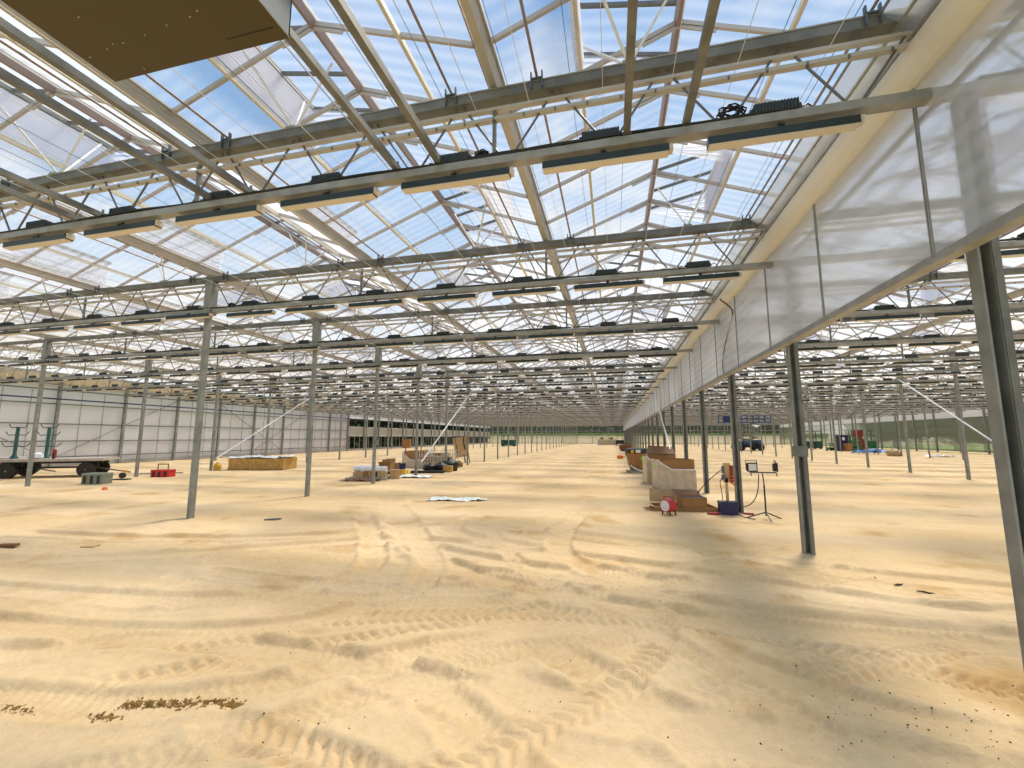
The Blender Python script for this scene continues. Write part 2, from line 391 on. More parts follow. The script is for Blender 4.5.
fl.loops.add(quads.size); fl.loops.foreach_set('vertex_index', quads.ravel())
fl.polygons.add(len(quads)); fl.polygons.foreach_set('loop_start', np.arange(len(quads)) * 4)
fl.polygons.foreach_set('use_smooth', np.ones(len(quads), bool))
fl.update(calc_edges=True); fl.materials.append(M['sand'])
struct(link('floor', fl), 'pale yellow sand floor rutted with tyre tracks')
def gz(x, y): return float(heights(np.array([x], float), np.array([y], float))[0])

# ================= columns =================
colm = MB().box(-.05, .05, -.06, .06, -.3, HC - .06).mesh('column', 'column')
chm = MB().box(-.05, -.044, -.06, .06, -.3, HC - .06).box(.044, .05, -.06, .06, -.3, HC - .06).box(-.044, .044, .054, .06, -.3, HC - .06).box(-.044, -.03, -.06, -.055, -.3, HC - .06).mesh('column', 'column')
angm = MB().box(.05, .068, -.07, .055, -.3, HC - .06).box(.068, .105, -.07, -.055, -.3, HC - .06).mesh('angle', 'galv_dark')
headm = MB().box(-.11, .11, -.07, .07, HC - .1, ZG - .06).box(.11, .135, -.09, .09, HC - .1, ZG - .1).box(-.22, .24, -.1, .1, HC + .08, HC + .13).mesh('head_bracket', 'column')
clampm = MB().box(-.065, .115, -.09, .08, 1.62, 1.80).mesh('clamp', 'galv_dark')
rown = {0: 'in the row under the plastic curtain', 1: 'in the first row left of the aisle', 2: 'in the second row left of the curtain',
        -1: 'in the first row right of the curtain', -2: 'in the second row right of the curtain'}
for b in (0, 1, 2, -1, -2):
    x = XR - b * W
    for k in range(1, NT + 1):
        y = TY(k)
        if seen(x, y, 1.5, 120, 200) is None: continue
        xx = x + (.10 if k == 1 else .06) * (b == 0)
        t = thing('steel_column', 'galvanised steel column %s, %s from the camera' % (rown[b], nth(k)), 'column', (xx, y, 0), 0, 'steel columns ' + rown[b])
        link('shaft', chm if b == 0 else colm, t)
        if b: link('head_bracket', headm, t)
        if b == 0: link('side_angle', angm, t)
        if b == 0 and k == 2 or b == 1 and k == 4: link('clamp', clampm, t)
    
# ================= lattice girders =================
def chord(z0, z1, y0, y1, hooks=False):
    m = MB().box(0, W, y0, y1, z0, z1)
    if hooks:
        for i in range(1, 36): m.box(i * W / 36 - .009, i * W / 36 + .009, y0 - .01, y0 + .012, z0 - .012, z0 + .02, 1)
    return m
tc_m = chord(HT - .05, HT + .06, -.075, .065).mesh('top_chord', 'galv_dark')
tl_m = MB().box(0, W, -.085, .07, HT + .061, HT + .076).mesh('top_lip', 'galv')
sr_m = chord(HT - .16, HT - .125, -.03, .03).mesh('upper_rail', 'alu')
mr_m = chord(5.64, 5.68, -.032, .032, True).mesh('lower_rail', ['alu', 'brace'])
bc_m = chord(HC - .045, HC + .045, -.065, .06).mesh('bottom_chord', 'galv')
nod = [.7 + 1.156 * i for i in range(11)]
bm_ = []
for i, a in enumerate(nod):
    for s in (-1, 1):
        e = a + s * .54
        if .1 < e < W - .1:
            bm_.append(MB().tube([(a + s * .05, 0, HC + .05), (e, 0, HT - .05)], .014, 5).mesh('brace', 'brace'))
web = MB()
for a in nod:
    for s in (-1, 1): web.bar((a + s * .05, 0, HC + .05), (a + s * .54, 0, HT - .05), .016)
web_m = web.mesh('web', 'brace')
post_m = MB().box(-.045, .045, -.04, .04, HT + .07, ZG).box(-.02, .02, -.02, .02, HC + .05, HT - .1).mesh('gutter_post', 'galv_dark')
rod_m = MB().tube([(0.1, .11, HT + .13), (W - .1, .11, HT + .13)], .017, 6).mesh('drive_rod', 'galv_dark')
def girder(b, k, full):
    t = thing('lattice_girder', 'steel lattice girder %s, %s from the camera' % (BAY[b], nth(k)), 'roof girder', (XR - (b + 1) * W, TY(k), 0), 0, 'lattice girders ' + BAY[b])
    link('top_chord', tc_m, t); link('bottom_chord', bc_m, t); link('lower_rail', mr_m, t)
    if full:
        link('top_lip', tl_m, t); link('upper_rail', sr_m, t); link('drive_rod', rod_m, t)
        for m in bm_: link('brace', m, t)
    else: link('web', web_m, t)
    for j in (1, 2): link('gutter_post', post_m, t, (j * G, 0, 0))
for b in (0, 1, 2, -1, -2, -3):
    for k in range(1, NT + 1):
        x0, x1 = XR - (b + 1) * W, XR - b * W
        if not any(seen(x0 + (x1 - x0) * q / 6, TY(k), HC, 60, 80) for q in range(7)): continue
        girder(b, k, (k <= 6 and b in (0, 1)) or (k <= 5 and b == -1))

# ================= grow lights and their drivers =================
lm = MB().prism([(-.05, -.045), (-.05, -.03), (.05, -.03), (.05, -.045)], -.665, .665, 1).prism([(-.055, -.03), (-.055, .05), (-.035, .062), (.035, .062), (.055, .05), (.055, -.03)], -.67, .67, 0).prism([(-.045, -.03), (-.045, .05), (.045, .05), (.045, -.03)], .671, .76, 1).prism([(-.03, .06), (.03, .06), (.03, .115), (-.03, .115)], -.015, .015, 0)
def rotp(m):   # profile was extruded along y; lights run along x
    m.v = [(y, x, z) for x, y, z in m.v]; m.f = [tuple(reversed(f)) for f in m.f]; return m
lm = rotp(lm)
lens_m = rotp(MB().prism([(-.05, -.045), (-.05, -.03), (.05, -.03), (.05, -.045)], -.665, .665)).mesh('lens', 'lens')
hous_m = rotp(MB().prism([(-.055, -.03), (-.055, .05), (-.035, .062), (.035, .062), (.055, .05), (.055, -.03)], -.67, .67)).mesh('housing', 'lamp')
hang_m = MB().box(-.03, .03, -.06, .06, .058, .072).box(-.012, .012, -.012, .012, .05, .112).mesh('hanger', 'cable')
cap_m = MB().box(.671, .71, -.045, .045, -.02, .05).mesh('end_cap', 'lens')
lamp_simple = lm.mesh('grow_light', ['lamp', 'lens'])
dm = MB().box(-.2, .2, -.045, .045, .02, .13)
for i in range(14): dm.box(-.19 + i * .029, -.175 + i * .029, -.052, .052, .03, .134)
dm.box(-.23, -.2, -.03, .03, .03, .09).box(.2, .23, -.03, .03, .03, .09)
drv_m = dm.mesh('driver_body', 'driver')
foot_m = MB().box(-.21, .21, -.05, .05, 0, .02).mesh('foot', 'galv_dark')
loop_me = []
for s in (-1, 1):
    pts = [(s * .23, 0, .06), (s * .30, .01, .09), (s * .34, .02, .06), (s * .32, .02, .0), (s * .25, 0, .01)]
    loop_me.append(MB().tube(pts, .008, 5).mesh('lead', 'cable'))
drv_simple = MB().box(-.2, .2, -.05, .05, 0, .14).mesh('light_driver', 'driver')
LZ = 4.955
cand = []
for k in range(1, NT + 1):
    for j in range(-24, 25):
        x = 1.71 - 1.72 * j
        if not XR - 3 * W + .8 < x < XR + 3 * W - .8: continue
        if abs(x - XR) < .75: continue
        d = seen(x, TY(k), LZ, 30, 20)
        if d: cand.append((d, k, j, x))
cand.sort()
def lampname(k, j, x, what):
    if x < XR:
        n = int(round((1.71 - x) / 1.72)) + 1
        return '%s under the %s girder, %s left of the curtain' % (what, nth(k), nth(n))
    n = int(round((x - 1.71) / 1.72))
    return '%s under the %s girder, %s right of the curtain' % (what, nth(k), nth(max(n, 1)))
rest_l, rest_d = MB(), MB()
for n, (d, k, j, x) in enumerate(cand):
    nearcol = min(abs(x - (XR - b_ * W)) for b_ in range(-3, 4)); loc = (x, TY(k) - (.15 if nearcol < .8 else 0), LZ)
    if n < 70:
        t = thing('grow_light', lampname(k, j, x, 'dark bar grow light'), 'grow light', loc, 0, 'bar grow lights under the girders')
        link('housing', hous_m, t); link('lens', lens_m, t); link('hanger', hang_m, t); link('end_cap', cap_m, t)
    elif n < 300:
        tag(link('grow_light', lamp_simple, None, loc), lampname(k, j, x, 'dark bar grow light'), 'grow light', 'bar grow lights under the girders')
    else:
        rest_l.box(x - .67, x + .67, TY(k) - .05, TY(k) + .05, LZ - .045, LZ, 1); rest_l.box(x - .67, x + .67, TY(k) - .055, TY(k) + .055, LZ, LZ + .06, 0)
    if nearcol < .38: continue
    if n < 45:
        t = thing('light_driver', lampname(k, j, x, 'finned black power box').replace('under', 'on'), 'power box', (x - .03, TY(k), HC + .046), 0, 'power boxes on the girders')
        link('driver_body', drv_m, t); link('foot', foot_m, t); [link('lead', q_, t) for q_ in loop_me]
    elif n < 300:
        tag(link('light_driver', drv_simple, None, (x - .03, TY(k), HC + .046)), lampname(k, j, x, 'small dark power box').replace('under', 'on'), 'power box', 'power boxes on the girders')
    else:
        rest_d.box(x - .2, x + .2, TY(k) - .05, TY(k) + .05, HC + .046, HC + .19)
for m_, nm, mm, lb, ct in ((rest_l, 'grow_light_rows', ['lamp', 'lens'], 'far rows of dark grow lights receding under distant girders', 'grow lights'),
                       (rest_d, 'driver_rows', 'driver', 'far rows of small dark power boxes on distant girders', 'power boxes')):
    if m_.v:
        o = m_.build(nm, mm); tag(o, lb, ct); o['kind'] = 'stuff'

# cables lying on the bottom chords
for b, k in [(0, 1), (0, 2), (0, 3), (0, 4), (1, 1), (1, 2), (1, 3), (-1, 1), (-1, 2), (-1, 3)]:
    x0, x1 = XR - (b + 1) * W + .2, XR - b * W - (1.2 if b == 0 else .2); y = TY(k)
    mb = MB()
    for q in range(3):
        pts = []; n = 90
        for i in range(n + 1):
            x = x0 + (x1 - x0) * i / n
            pts.append((x, y - .062 + .02 * q + .006 * math.sin(x * 3 + q), HC + .06 + .012 * q + .02 * max(0, math.sin(x * 1.83 + q * 1.4 + k)) ** 2))
        mb.tube(pts, .015, 5)
    tag(mb.build('power_cable', 'cable'), 'black cables lying along the %s girder %s' % (nth(k), BAY[b]), 'cable', 'cables along the girders')
def coil(x, y, z, r, lb):
    mb = MB(); pts = []
    for i in range(100):
        a = i * .42; q = r * (.75 + .25 * math.sin(i * .61))
        pts.append((x + q * 1.25 * math.cos(a), y + .03 * math.sin(i * .9), z + q * .7 * math.sin(a)))
    mb.tube(pts, .009, 5); tag(mb.build('cable_coil', 'cable'), lb, 'cable')
coil(1.28, TY(1), HC + .16, .11, 'coiled black cable on the nearest girder beside the last power box')
coil(-1.40, TY(1), HC + .13, .07, 'small coil of black cable on the nearest girder, above its middle light')
coil(-9.2, TY(2), HC + .12, .08, 'coil of black cable beside the head of the nearest left column')
coil(6.2, TY(2), HC + .12, .08, 'small black cable coil on the girder right of the curtain')
# strip of upstanding cable ends
def cord(pts, r, name, m, lb, cat='cable', seg=6, n=8):
    D = []
    P = [Vector(p) for p in pts]; P = [2 * P[0] - P[1]] + P + [2 * P[-1] - P[-2]]
    for i in range(1, len(P) - 2):
        a, b_, c, d = P[i - 1:i + 3]
        for q in range(n):
            t = q / n; D.append(.5 * ((2 * b_) + (-a + c) * t + (2 * a - 5 * b_ + 4 * c - d) * t * t + (-a + 3 * b_ - 3 * c + d) * t ** 3))
    D.append(P[-2])
    return tag(MB().tube(D, r, seg).build(name, m, smooth=True), lb, cat)
cord([(XR - .5, 10.6, 5.2), (XR - .14, 11.0, 4.95), (XR - .12, 11.9, 4.4), (XR - .12, 12.3, 3.9), (XR - .12, 12.2, 3.6)], .02, 'hanging_cable', 'cablebrown', 'brown cable hanging down the plastic curtain beside the third column')

# ================= gutters, roof =================
gp = [(-.042, -.06), (.042, -.06), (.05, -.02), (.085, .085), (.07, .085), (.035, -.01), (-.035, -.01), (-.07, .085), (-.085, .085), (-.05, -.02)]
def gutter_mesh(y0, y1):
    m = MB().prism(gp, y0, y1)
    for s in (-1, 1): m.prism([(s * .088, .075), (s * .108, .075), (s * .108, .10), (s * .088, .10)], y0, y1)
    return m.mesh('gutter', 'alu')
gut_me = gutter_mesh(-3.5, YF)
for i in range(-9, 10):
    x = XR - i * G
    lb = ('cream roof gutter directly above the plastic curtain' if i == 0 else 'cream aluminium roof gutter, %s %s of the curtain gutter' % (nth(abs(i)), 'left' if i > 0 else 'right'))
    tag(link('roof_gutter', gut_me, None, (x, 0, ZG)), lb, 'gutter', 'roof gutters')
YS, YE = -3.6, YF
VH = 1.05                        # half length of a vent
def vent_side(k): return -1 if k % 2 else 1
def zs(o): return ZR + .07 - (ZR + .07 - ZG - .1) * o / (G / 2 - .095)      # glass height at offset o from the ridge
rafp = MB()
def rafter(m, y):
    h = G / 2 - .095
    for s in (-1, 1):
        m.bar((0, y, ZR + .02), (s * h, y, ZG + .07), .038, .055)
        m.bar((0, y, ZR - .04), (s * .42, y, zs(.42) - .11), .02, .04)
    return m
raf_m = rafter(MB(), 0).mesh('rafter', 'rafter')
ridge_m = MB().prism([(-.02, -.05), (.02, -.05), (.05, .04), (-.05, .04)], YS, YE).mesh('ridge_bar', 'pink')
purl_m = MB().box(-.022, .022, YS, YE, -.10, -.03).mesh('purlin', 'cream')
vent_ks = list(range(1, 15))
for i in range(-9, 9):
    xr = XR - (i + .5) * G
    root = struct(link('ceiling', None, None, (xr, 0, 0)), 'peaked glass roof span')
    link('ridge_bar', ridge_m, root, (0, 0, ZR))
    for s in (-1, 1): link('purlin', purl_m, root, (s * OFP, 0, zs(OFP)))
    glz = MB()
    for s in (-1, 1):
        h = G / 2 - .095
        glz.add([(s * OFP, YS, zs(OFP)), (s * OFP, YE, zs(OFP)), (s * h, YE, ZG + .1), (s * h, YS, ZG + .1)], [(0, 1, 2, 3)])
        y = YS
        for k in vent_ks:
            if vent_side(k) == s:
                glz.add([(0, y, zs(0)), (0, TY(k) - VH, zs(0)), (s * OFP, TY(k) - VH, zs(OFP)), (s * OFP, y, zs(OFP))], [(0, 1, 2, 3)]); y = TY(k) + VH
        glz.add([(0, y, zs(0)), (0, YE, zs(0)), (s * OFP, YE, zs(OFP)), (s * OFP, y, zs(OFP))], [(0, 1, 2, 3)])
    glz.build('glazing', 'roof', root)
    rest = MB(); n = 0
    near = -3 <= i <= 5
    for q in range(-7, int((YE - Y1)) + 1):
        y = Y1 + .5 + q
        if seen(xr, y, ZR, 300, 300) is None: continue
        n += 1
        if n <= (60 if near else 14): link('rafter', raf_m, root, (0, y, 0))
        else:
            for s in (-1, 1): rest.bar((0, y, ZR + .02), (s * (G / 2 - .095), y, ZG + .07), .045, .075)
    if rest.v: o = rest.build('far_rafters', 'rafter', root); o['kind'] = 'stuff'

# vents: flap hinged at the ridge, pleated net below it, push rods from the girder
def vent_mesh(s):
    VO, VZ = 1.25, 7.33
    z0 = ZR + .12
    fr = MB().bar((s * VO, -VH, VZ), (s * VO, VH, VZ), .06, .09).bar((0, -VH, z0), (0, VH, z0), .05, .05)
    for y in (-VH, -.35, .35, VH): fr.bar((0, y, z0), (s * VO, y, VZ), .035, .05)
    gl = MB().add([(0, -VH, z0 + .02), (0, VH, z0 + .02), (s * VO, VH, VZ + .03), (s * VO, -VH, VZ + .03)], [(0, 1, 2, 3)])
    nt = MB(); N = 22; zb = zs(OFP) + .01
    rows = []
    for q in range(N + 1):
        t = q / N; o = (OFP + (VO - OFP) * t) + (.05 if q % 2 else -.05)
        rows.append((s * o, zb + (VZ - .03 - zb) * t))
    for (xa, za), (xb, zb2) in zip(rows, rows[1:]):
        nt.add([(xa, -VH, za), (xa, VH, za), (xb, VH, zb2), (xb, -VH, zb2)], [(0, 1, 2, 3)])
    for ye in (-VH, VH):                                    # triangular pleated ends, fanning from the ridge
        sg = 1 if ye > 0 else -1
        pt = [(s * (OFP + (VO - OFP) * t), zb + (VZ - .03 - zb) * t) for t in np.linspace(0, 1, 13)]
        for j in range(12):
            oa, ob = ((.03 if j % 2 else -.03), (-.03 if j % 2 else .03))
            nt.add([(0, ye, zs(0)), (pt[j][0], ye + oa, pt[j][1]), (pt[j + 1][0], ye + ob, pt[j + 1][1])], [(0, 1, 2)])
    rd = []
    bx = s * .62; zr = HT + .10
    for e in (-.85, .85): rd.append(MB().tube([(bx, 0, zr), (s * VO, e, VZ - .03)], .017, 6).mesh('push_rod', 'white'))
    rd.append(MB().tube([(bx, 0, zr), (s * .1, 0, ZR - .02)], .015, 6).mesh('push_rod', 'white'))
    br = MB().box(bx - .07, bx + .07, -.09, .09, HT + .076, HT + .10).tube([(bx - .06, 0, zr + .02), (bx + .06, 0, zr + .02)], .035, 8)
    return fr.mesh('vent_frame', 'galv_dark'), gl.mesh('vent_glass', 'roof'), nt.mesh('insect_net', 'net'), rd, br.mesh('push_bracket', 'galv')
VM = {s: vent_mesh(s) for s in (-1, 1)}
for i in range(-3, 6):
    for k in vent_ks:
        xr = XR - (i + .5) * G; y = TY(k); s = vent_side(k)
        if seen(xr, y, 6.5, 200, 200) is None: continue
        side = ('left' if i >= 0 else 'right'); n = (i + 1) if i >= 0 else -i
        t = thing('roof_vent', 'open ridge vent with pleated net over %s girder, %s ridge %s of the curtain' % (nth(k), nth(n), side), 'roof vent', (xr, y, 0), 0, 'open ridge vents')
        fr, gl, nt, rd, br = VM[s]
        link('vent_frame', fr, t); link('vent_glass', gl, t); link('insect_net', nt, t)
        if k < 8:
            for m in rd: link('push_rod', m, t)
            link('push_bracket', br, t)

# long drive tubes on brackets over the girders, beside each gutter
dt_m = MB().tube([(0, -3, 0), (0, 60, 0)], .016, 8).mesh('tube', 'pink')
db_m = MB().box(-.07, -.055, -.02, .02, -.16, .04).box(.055, .07, -.02, .02, -.16, .04).box(-.07, .07, -.02, .02, -.05, -.035).mesh('tube_bracket', 'greyside')
for i in range(-2, 6):
    for s, w in ((-1, 'left'), (1, 'right')):
        x = XR - i * G + s * .52
        if i == 0 and s == 1: continue
        t = thing('drive_tube', 'long thin steel drive tube on the %s side of gutter %s' % (w, 'above the curtain' if i == 0 else nth(abs(i)) + (' left' if i > 0 else ' right') + ' of the curtain'), 'tube', (x, 0, HT + .12), 0, 'drive tubes beside the gutters')
        link('tube', dt_m, t)
        for k in range(1, 7): link('tube_bracket', db_m, t, (0, TY(k) - .09, 0))

# thin wires stretched along the roof
for x0, n in ((XR - W + .3, 34), (XR - 2 * W + 4.5, 18)):
    for q in range(n):
        x = x0 + q * .365 + (.1 if q % 3 else 0)
        dk = q % 2
        m = MB().bar((x, -2.6, 6.10 if dk else 5.78), (x, 34, 6.10 if dk else 5.78), .006)
        tag(m.build('support_wire', 'wiredark' if dk else 'wire'), 'thin %s wire stretched across the girders high over the sand' % ('dark' if dk else 'white'), 'wire', '%s support wires' % ('dark' if dk else 'white'))

# longitudinal bars from the nearest girder back over the camera
for n, x in enumerate([.84, .24, -1.93, -2.48, -4.65, -5.29, -7.30, -7.76, -10.4, -11.0]):
    t = thing('ceiling_bar', 'steel bar overhead ending on the nearest girder, %s from the curtain' % nth(n + 1), 'bar', (x, 0, HC + .11), 0, 'bars ending on the nearest girder')
    MB().prism([(-.035, -.035), (.035, -.035), (.035, .035), (-.035, .035)], -2.6, TY(1) + .02).build('bar', 'galv_dark', t)
    MB().box(-.045, .045, TY(1) - .07, TY(1) + .045, -.055, -.036).box(-.012, .012, TY(1) - .02, TY(1), -.036, .1).build('end_clip', 'brace', t)

# overhead brown equipment box
t = thing('overhead_box', 'olive brown sheet metal box hanging overhead above the aisle', 'box', (-2.79, 0, 4.6))
w2 = .765
MB().box(-w2, w2, -1.4, 2.11, 0, .012).build('bottom_panel', 'brownbox', t)
MB().box(-w2, -w2 + .01, -1.4, 2.11, .012, .42).box(w2 - .01, w2, -1.4, 2.11, .012, .42).box(-w2, w2, 2.10, 2.11, .012, .42).box(-w2, w2, -1.4, 2.11, .42, .43).build('side_panel', 'greyside', t)
MB().box(w2 - .42, w2 - .05, 2.02, 2.024, -.003, 0).build('seam_strip', 'black', t)
rv = [(-.43, 1.68), (-.15, 1.87), (.06, 1.85), (.26, 1.84), (.34, 1.82), (-.43, 1.87), (-.51, 1.89), (-.35, 1.88), (-.7, 1.91), (-.43, 2.07)]
for rx, ry in rv: MB().lathe([(.005, -.004), (.005, 0)], 8, (rx, ry, 0)).build('rivet', 'alu', t)
for sx in (-.6, .6):
    for yy in (-1.0, 1.7): MB().bar((sx, yy, .42), (sx, yy, HC + .3 - 4.6), .02).build('hanger_rod', 'galv', t)

# ================= plastic curtain wall under the curtain gutter =================
cw = struct(link('wall_partition', None, None, (XR - .10, 0, 0)), 'translucent plastic curtain wall hanging above the right column row')
nyc = 240; fm = MB(); zt, zb = 5.36, 3.66
ys = np.linspace(-3, YF, nyc + 1); zl = np.linspace(zb - .04, zt, 12); vs = []
for y in ys:
    for z in zl: vs.append((-.02 + .012 * math.sin(z * 9 + y * .8) * math.sin(y * 1.5) + .006 * math.sin(z * 21 + y * 2), y, z))
fs = [(a * 12 + c, (a + 1) * 12 + c, (a + 1) * 12 + c + 1, a * 12 + c + 1) for a in range(nyc) for c in range(11)]
fm.add(vs, fs); fm.build('film', 'curtain', cw, smooth=True)
MB().box(-.06, .06, -3, YF, 3.54, 3.575).box(-.045, .03, -3, YF, 3.575, 3.63).build('bottom_rail', 'galv', cw)
MB().tube([(.12, -3, 5.13), (.12, YF, 5.13)], .03, 8).build('inner_tube', 'galv_dark', cw)
mul = MB().box(-.05, -.034, -.020, -.008, 3.6, 5.34).box(-.05, -.034, .008, .020, 3.6, 5.34).mesh('mullion', 'galv')
y = .35
while y < YF:
    link('mullion', mul, cw, (0, y, 0)); y += 2.09
# rolled cream film along the top of the curtain
pr_ = []
for q in range(11):
    a = -PI / 2 - PI * q / 10 * .95; pr_.append((-.10 + .17 * math.cos(a) * .95, 5.52 + .225 * math.sin(a)))
pr_ += [(.02, 5.74), (.02, 5.30)]
roll = thing('curtain_roll', 'wide cream rounded beam running along the top of the plastic curtain', 'beam', (XR, 0, 0))
MB().prism([(x, z) for x, z in pr_], -3, YF).build('roll_cover', 'creamfilm', roll, smooth=False)
MB().add([(-.12, -3, 5.74), (-.12, YF, 5.74), (-.46, YF, 5.98), (-.46, -3, 5.98)], [(0, 1, 2, 3)]).build('upper_flap', 'flapfilm', roll)
for o_, z_ in ((-.17, 5.775), (-.30, 5.87), (-.46, 5.985)): MB().bar((o_, -3, z_), (o_, YF, z_), .022).build('flap_rib', 'galv', roll)

# ================= outer walls =================
XL, XW = XR - 3 * W, XR + 3 * W
YO = 52.4                        # where the left wall turns into rolled-up film
wl = struct(link('wall_left', None, None, (XL, 0, 0)), 'white panelled side wall with steel posts and rails')
MB().add([(-.1, -6, .05), (-.1, YO, .05), (-.1, YO, 5.3), (-.1, -6, 5.3)], [(0, 1, 2, 3)]).build('panel', 'wallfilm', wl)
for z in (.63, 1.68, 2.81, 4.13, 5.06): MB().box(-.07, -.01, -6, YO, z - .035, z + .035).build('girt', 'galv_dark', wl)
MB().box(-.12, .02, -6, YF, 0, .3).build('base_sill', 'galv', wl)
MB().box(-.16, .10, -6, YO, 5.3, 5.36).add([(-.1, -6, 5.36), (-.1, YO, 5.36), (.5, YO, 6.0), (.5, -6, 6.0)], [(0, 1, 2, 3)]).build('eave', 'cream', wl)
wpm = MB().box(-.06, .12, -.075, .075, -.1, 5.9).mesh('post', 'column')
for k in range(-1, NT + 1): link('post', wpm, wl, (0, TY(k), 0))
mvm = MB().box(-.085, -.06, -.012, .012, .3, 5.0).mesh('mullion', 'galv')
for q in range(-1, 13):
    for e in (1.33, 2.67):
        if Y1 + q * U + e < YO: link('mullion', mvm, wl, (0, Y1 + q * U + e, 0))
for k, s in ((3, 1), (5, -1), (8, 1), (9, -1)):
    MB().bar((.0, TY(k), 5.0 if s > 0 else .5), (.0, TY(k) + 8, .5 if s > 0 else 5.0), .05).build('diagonal_brace', 'galv', wl)
# open stretch of the same side: film band rolled half way
MB().add([(-.1, YO, 2.1), (-.1, YF, 2.1), (-.1, YF, 3.35), (-.1, YO, 3.35)], [(0, 1, 2, 3)]).build('film_band', 'band', wl)
MB().box(-.13, -.03, YO, YF, 4.55, 4.72).box(-.13, -.05, YO, YF, 3.33, 3.39).box(-.13, -.05, YO, YF, 2.05, 2.12).build('open_bay_rail', 'white', wl)
MB().add([(-.1, YO, 4.7), (-.1, YF, 4.7), (-.1, YF, 6.1), (-.1, YO, 6.1)], [(0, 1, 2, 3)]).build('upper_panel', 'wallfilm', wl)
tag(MB().tube([(XL + .5, -6, 4.42), (XL + .5, YF, 4.42)], .05, 8).build('heating_pipe', 'navy'), 'dark blue pipe running along the white left wall', 'pipe')
lmv = MB().box(-.12, -.07, -.03, .03, .3, 2.05).mesh('lower_post', 'galv')
for q in range(60): link('lower_post', lmv, wl, (0, YO + .6 + q * 1.2, 0))
# right wall
wr = struct(link('wall_right', None, None, (XW, 0, 0)), 'clear green tinted film side wall at the far right')
MB().add([(.1, -6, .05), (.1, YF, .05), (.1, YF, 4.3), (.1, -6, 4.3)], [(0, 1, 2, 3)]).build('lower_film', 'sidefilm', wr)
MB().add([(.1, -6, 4.3), (.1, YF, 4.3), (.1, YF, 6.1), (.1, -6, 6.1)], [(0, 1, 2, 3)]).build('upper_film', 'wallfilm', wr)
for z in (.3, 1.3, 2.3, 3.3, 4.3): MB().box(0, .06, -6, YF, z - .03, z + .03).build('girt', 'galv_dark', wr)
wpr = MB().box(-.1, .08, -.075, .075, -.1, 5.9).mesh('post', 'column')
for k in range(1, NT + 1): link('post', wpr, wr, (0, TY(k), 0))
MB().bar((-.05, TY(13), .4), (-.05, TY(15), 4.8), .1).build('diagonal_brace', 'galv', wr)
# far gable
wf = struct(link('wall_far', None, None, (0, YF, 0)), 'clear film gable wall at the far end')
MB().add([(XL, .1, 2.3), (XW, .1, 2.3), (XW, .1, 5.6), (XL, .1, 5.6)], [(0, 1, 2, 3)]).build('upper_film', 'endfilm', wf)
MB().add([(XL, .1, 0), (XW, .1, 0), (XW, .1, 2.3), (XL, .1, 2.3)], [(0, 1, 2, 3)]).build('lower_film', 'kneefilm', wf)
MB().add([(XL, .1, 5.6), (XW, .1, 5.6), (XW, .1, 7.1), (XL, .1, 7.1)], [(0, 1, 2, 3)]).build('gable_panel', 'wallfilm', wf)
for z in (.15, 2.3, 3.6, 5.5): MB().box(XL, XW, 0, .06, z - .06, z + .06).build('girt', 'galv', wf)
for q in range(19): MB().box(XL + q * G - .07, XL + q * G + .07, -.06, .08, 0, 6).build('post', 'column', wf)

# diagonal bracing straps between columns
def strap(x, ya, za, yb, zb, lb):
    t = thing('brace_strap', lb, 'brace', (x, ya, za)); b_ = Vector((0, yb - ya, zb - za))
    MB().bar((0, 0, 0), b_, .05, .05).build('strap', 'pvc', t)
    MB().box(-.05, .05, -.1, .1, -.08, .08).build('end_fitting', 'galv', t)
strap(XR - W + .2, TY(5) + .1, .6, TY(7), 5.1, 'white diagonal brace above the cardboard pile in the left column row')
strap(XR - 2 * W + .2, TY(5), .65, TY(7), 5.1, 'thin white diagonal brace rising behind the wooden crate')
strap(XR + W - .2, TY(5) + .4, .7, TY(7) - .2, 5.2, 'white diagonal brace seen left of the nearest right column')
strap(XR - .42, TY(5), .7, TY(7), 4.9, 'white diagonal brace behind the wrapped pallet boxes')

# ================= things on the floor =================
Z0 = .0
def open_box(mb, w, d, h, th=.02, z=0, mi=0, mi2=0):
    mb.box(-w / 2, w / 2, -d / 2, -d / 2 + th, z, z + h, mi).box(-w / 2, w / 2, d / 2 - th, d / 2, z, z + h, mi)
    mb.box(-w / 2, -w / 2 + th, -d / 2 + th, d / 2 - th, z, z + h, mi).box(w / 2 - th, w / 2, -d / 2 + th, d / 2 - th, z, z + h, mi)
    return mb.box(-w / 2 + th, w / 2 - th, -d / 2 + th, d / 2 - th, z, z + .02, mi2)
def pallet(w, d, parent):
    m = MB()
    for q in range(7): m.box(-w / 2 + q * w / 7, -w / 2 + q * w / 7 + w / 9, -d / 2, d / 2, .10, .12)
    for q in (-1, 0, 1): m.box(-w / 2, w / 2, q * (d / 2 - .05) - .05, q * (d / 2 - .05) + .05, .0, .10)
    return m.build('pallet', 'woodgrey', parent)
def sticker(parent, x, y, z, r, face='Y'):
    m = MB().lathe([(r, -.006), (r, .0)], 14, (x, y, z), 0, face)
    return m.build('sticker', 'lime', parent)

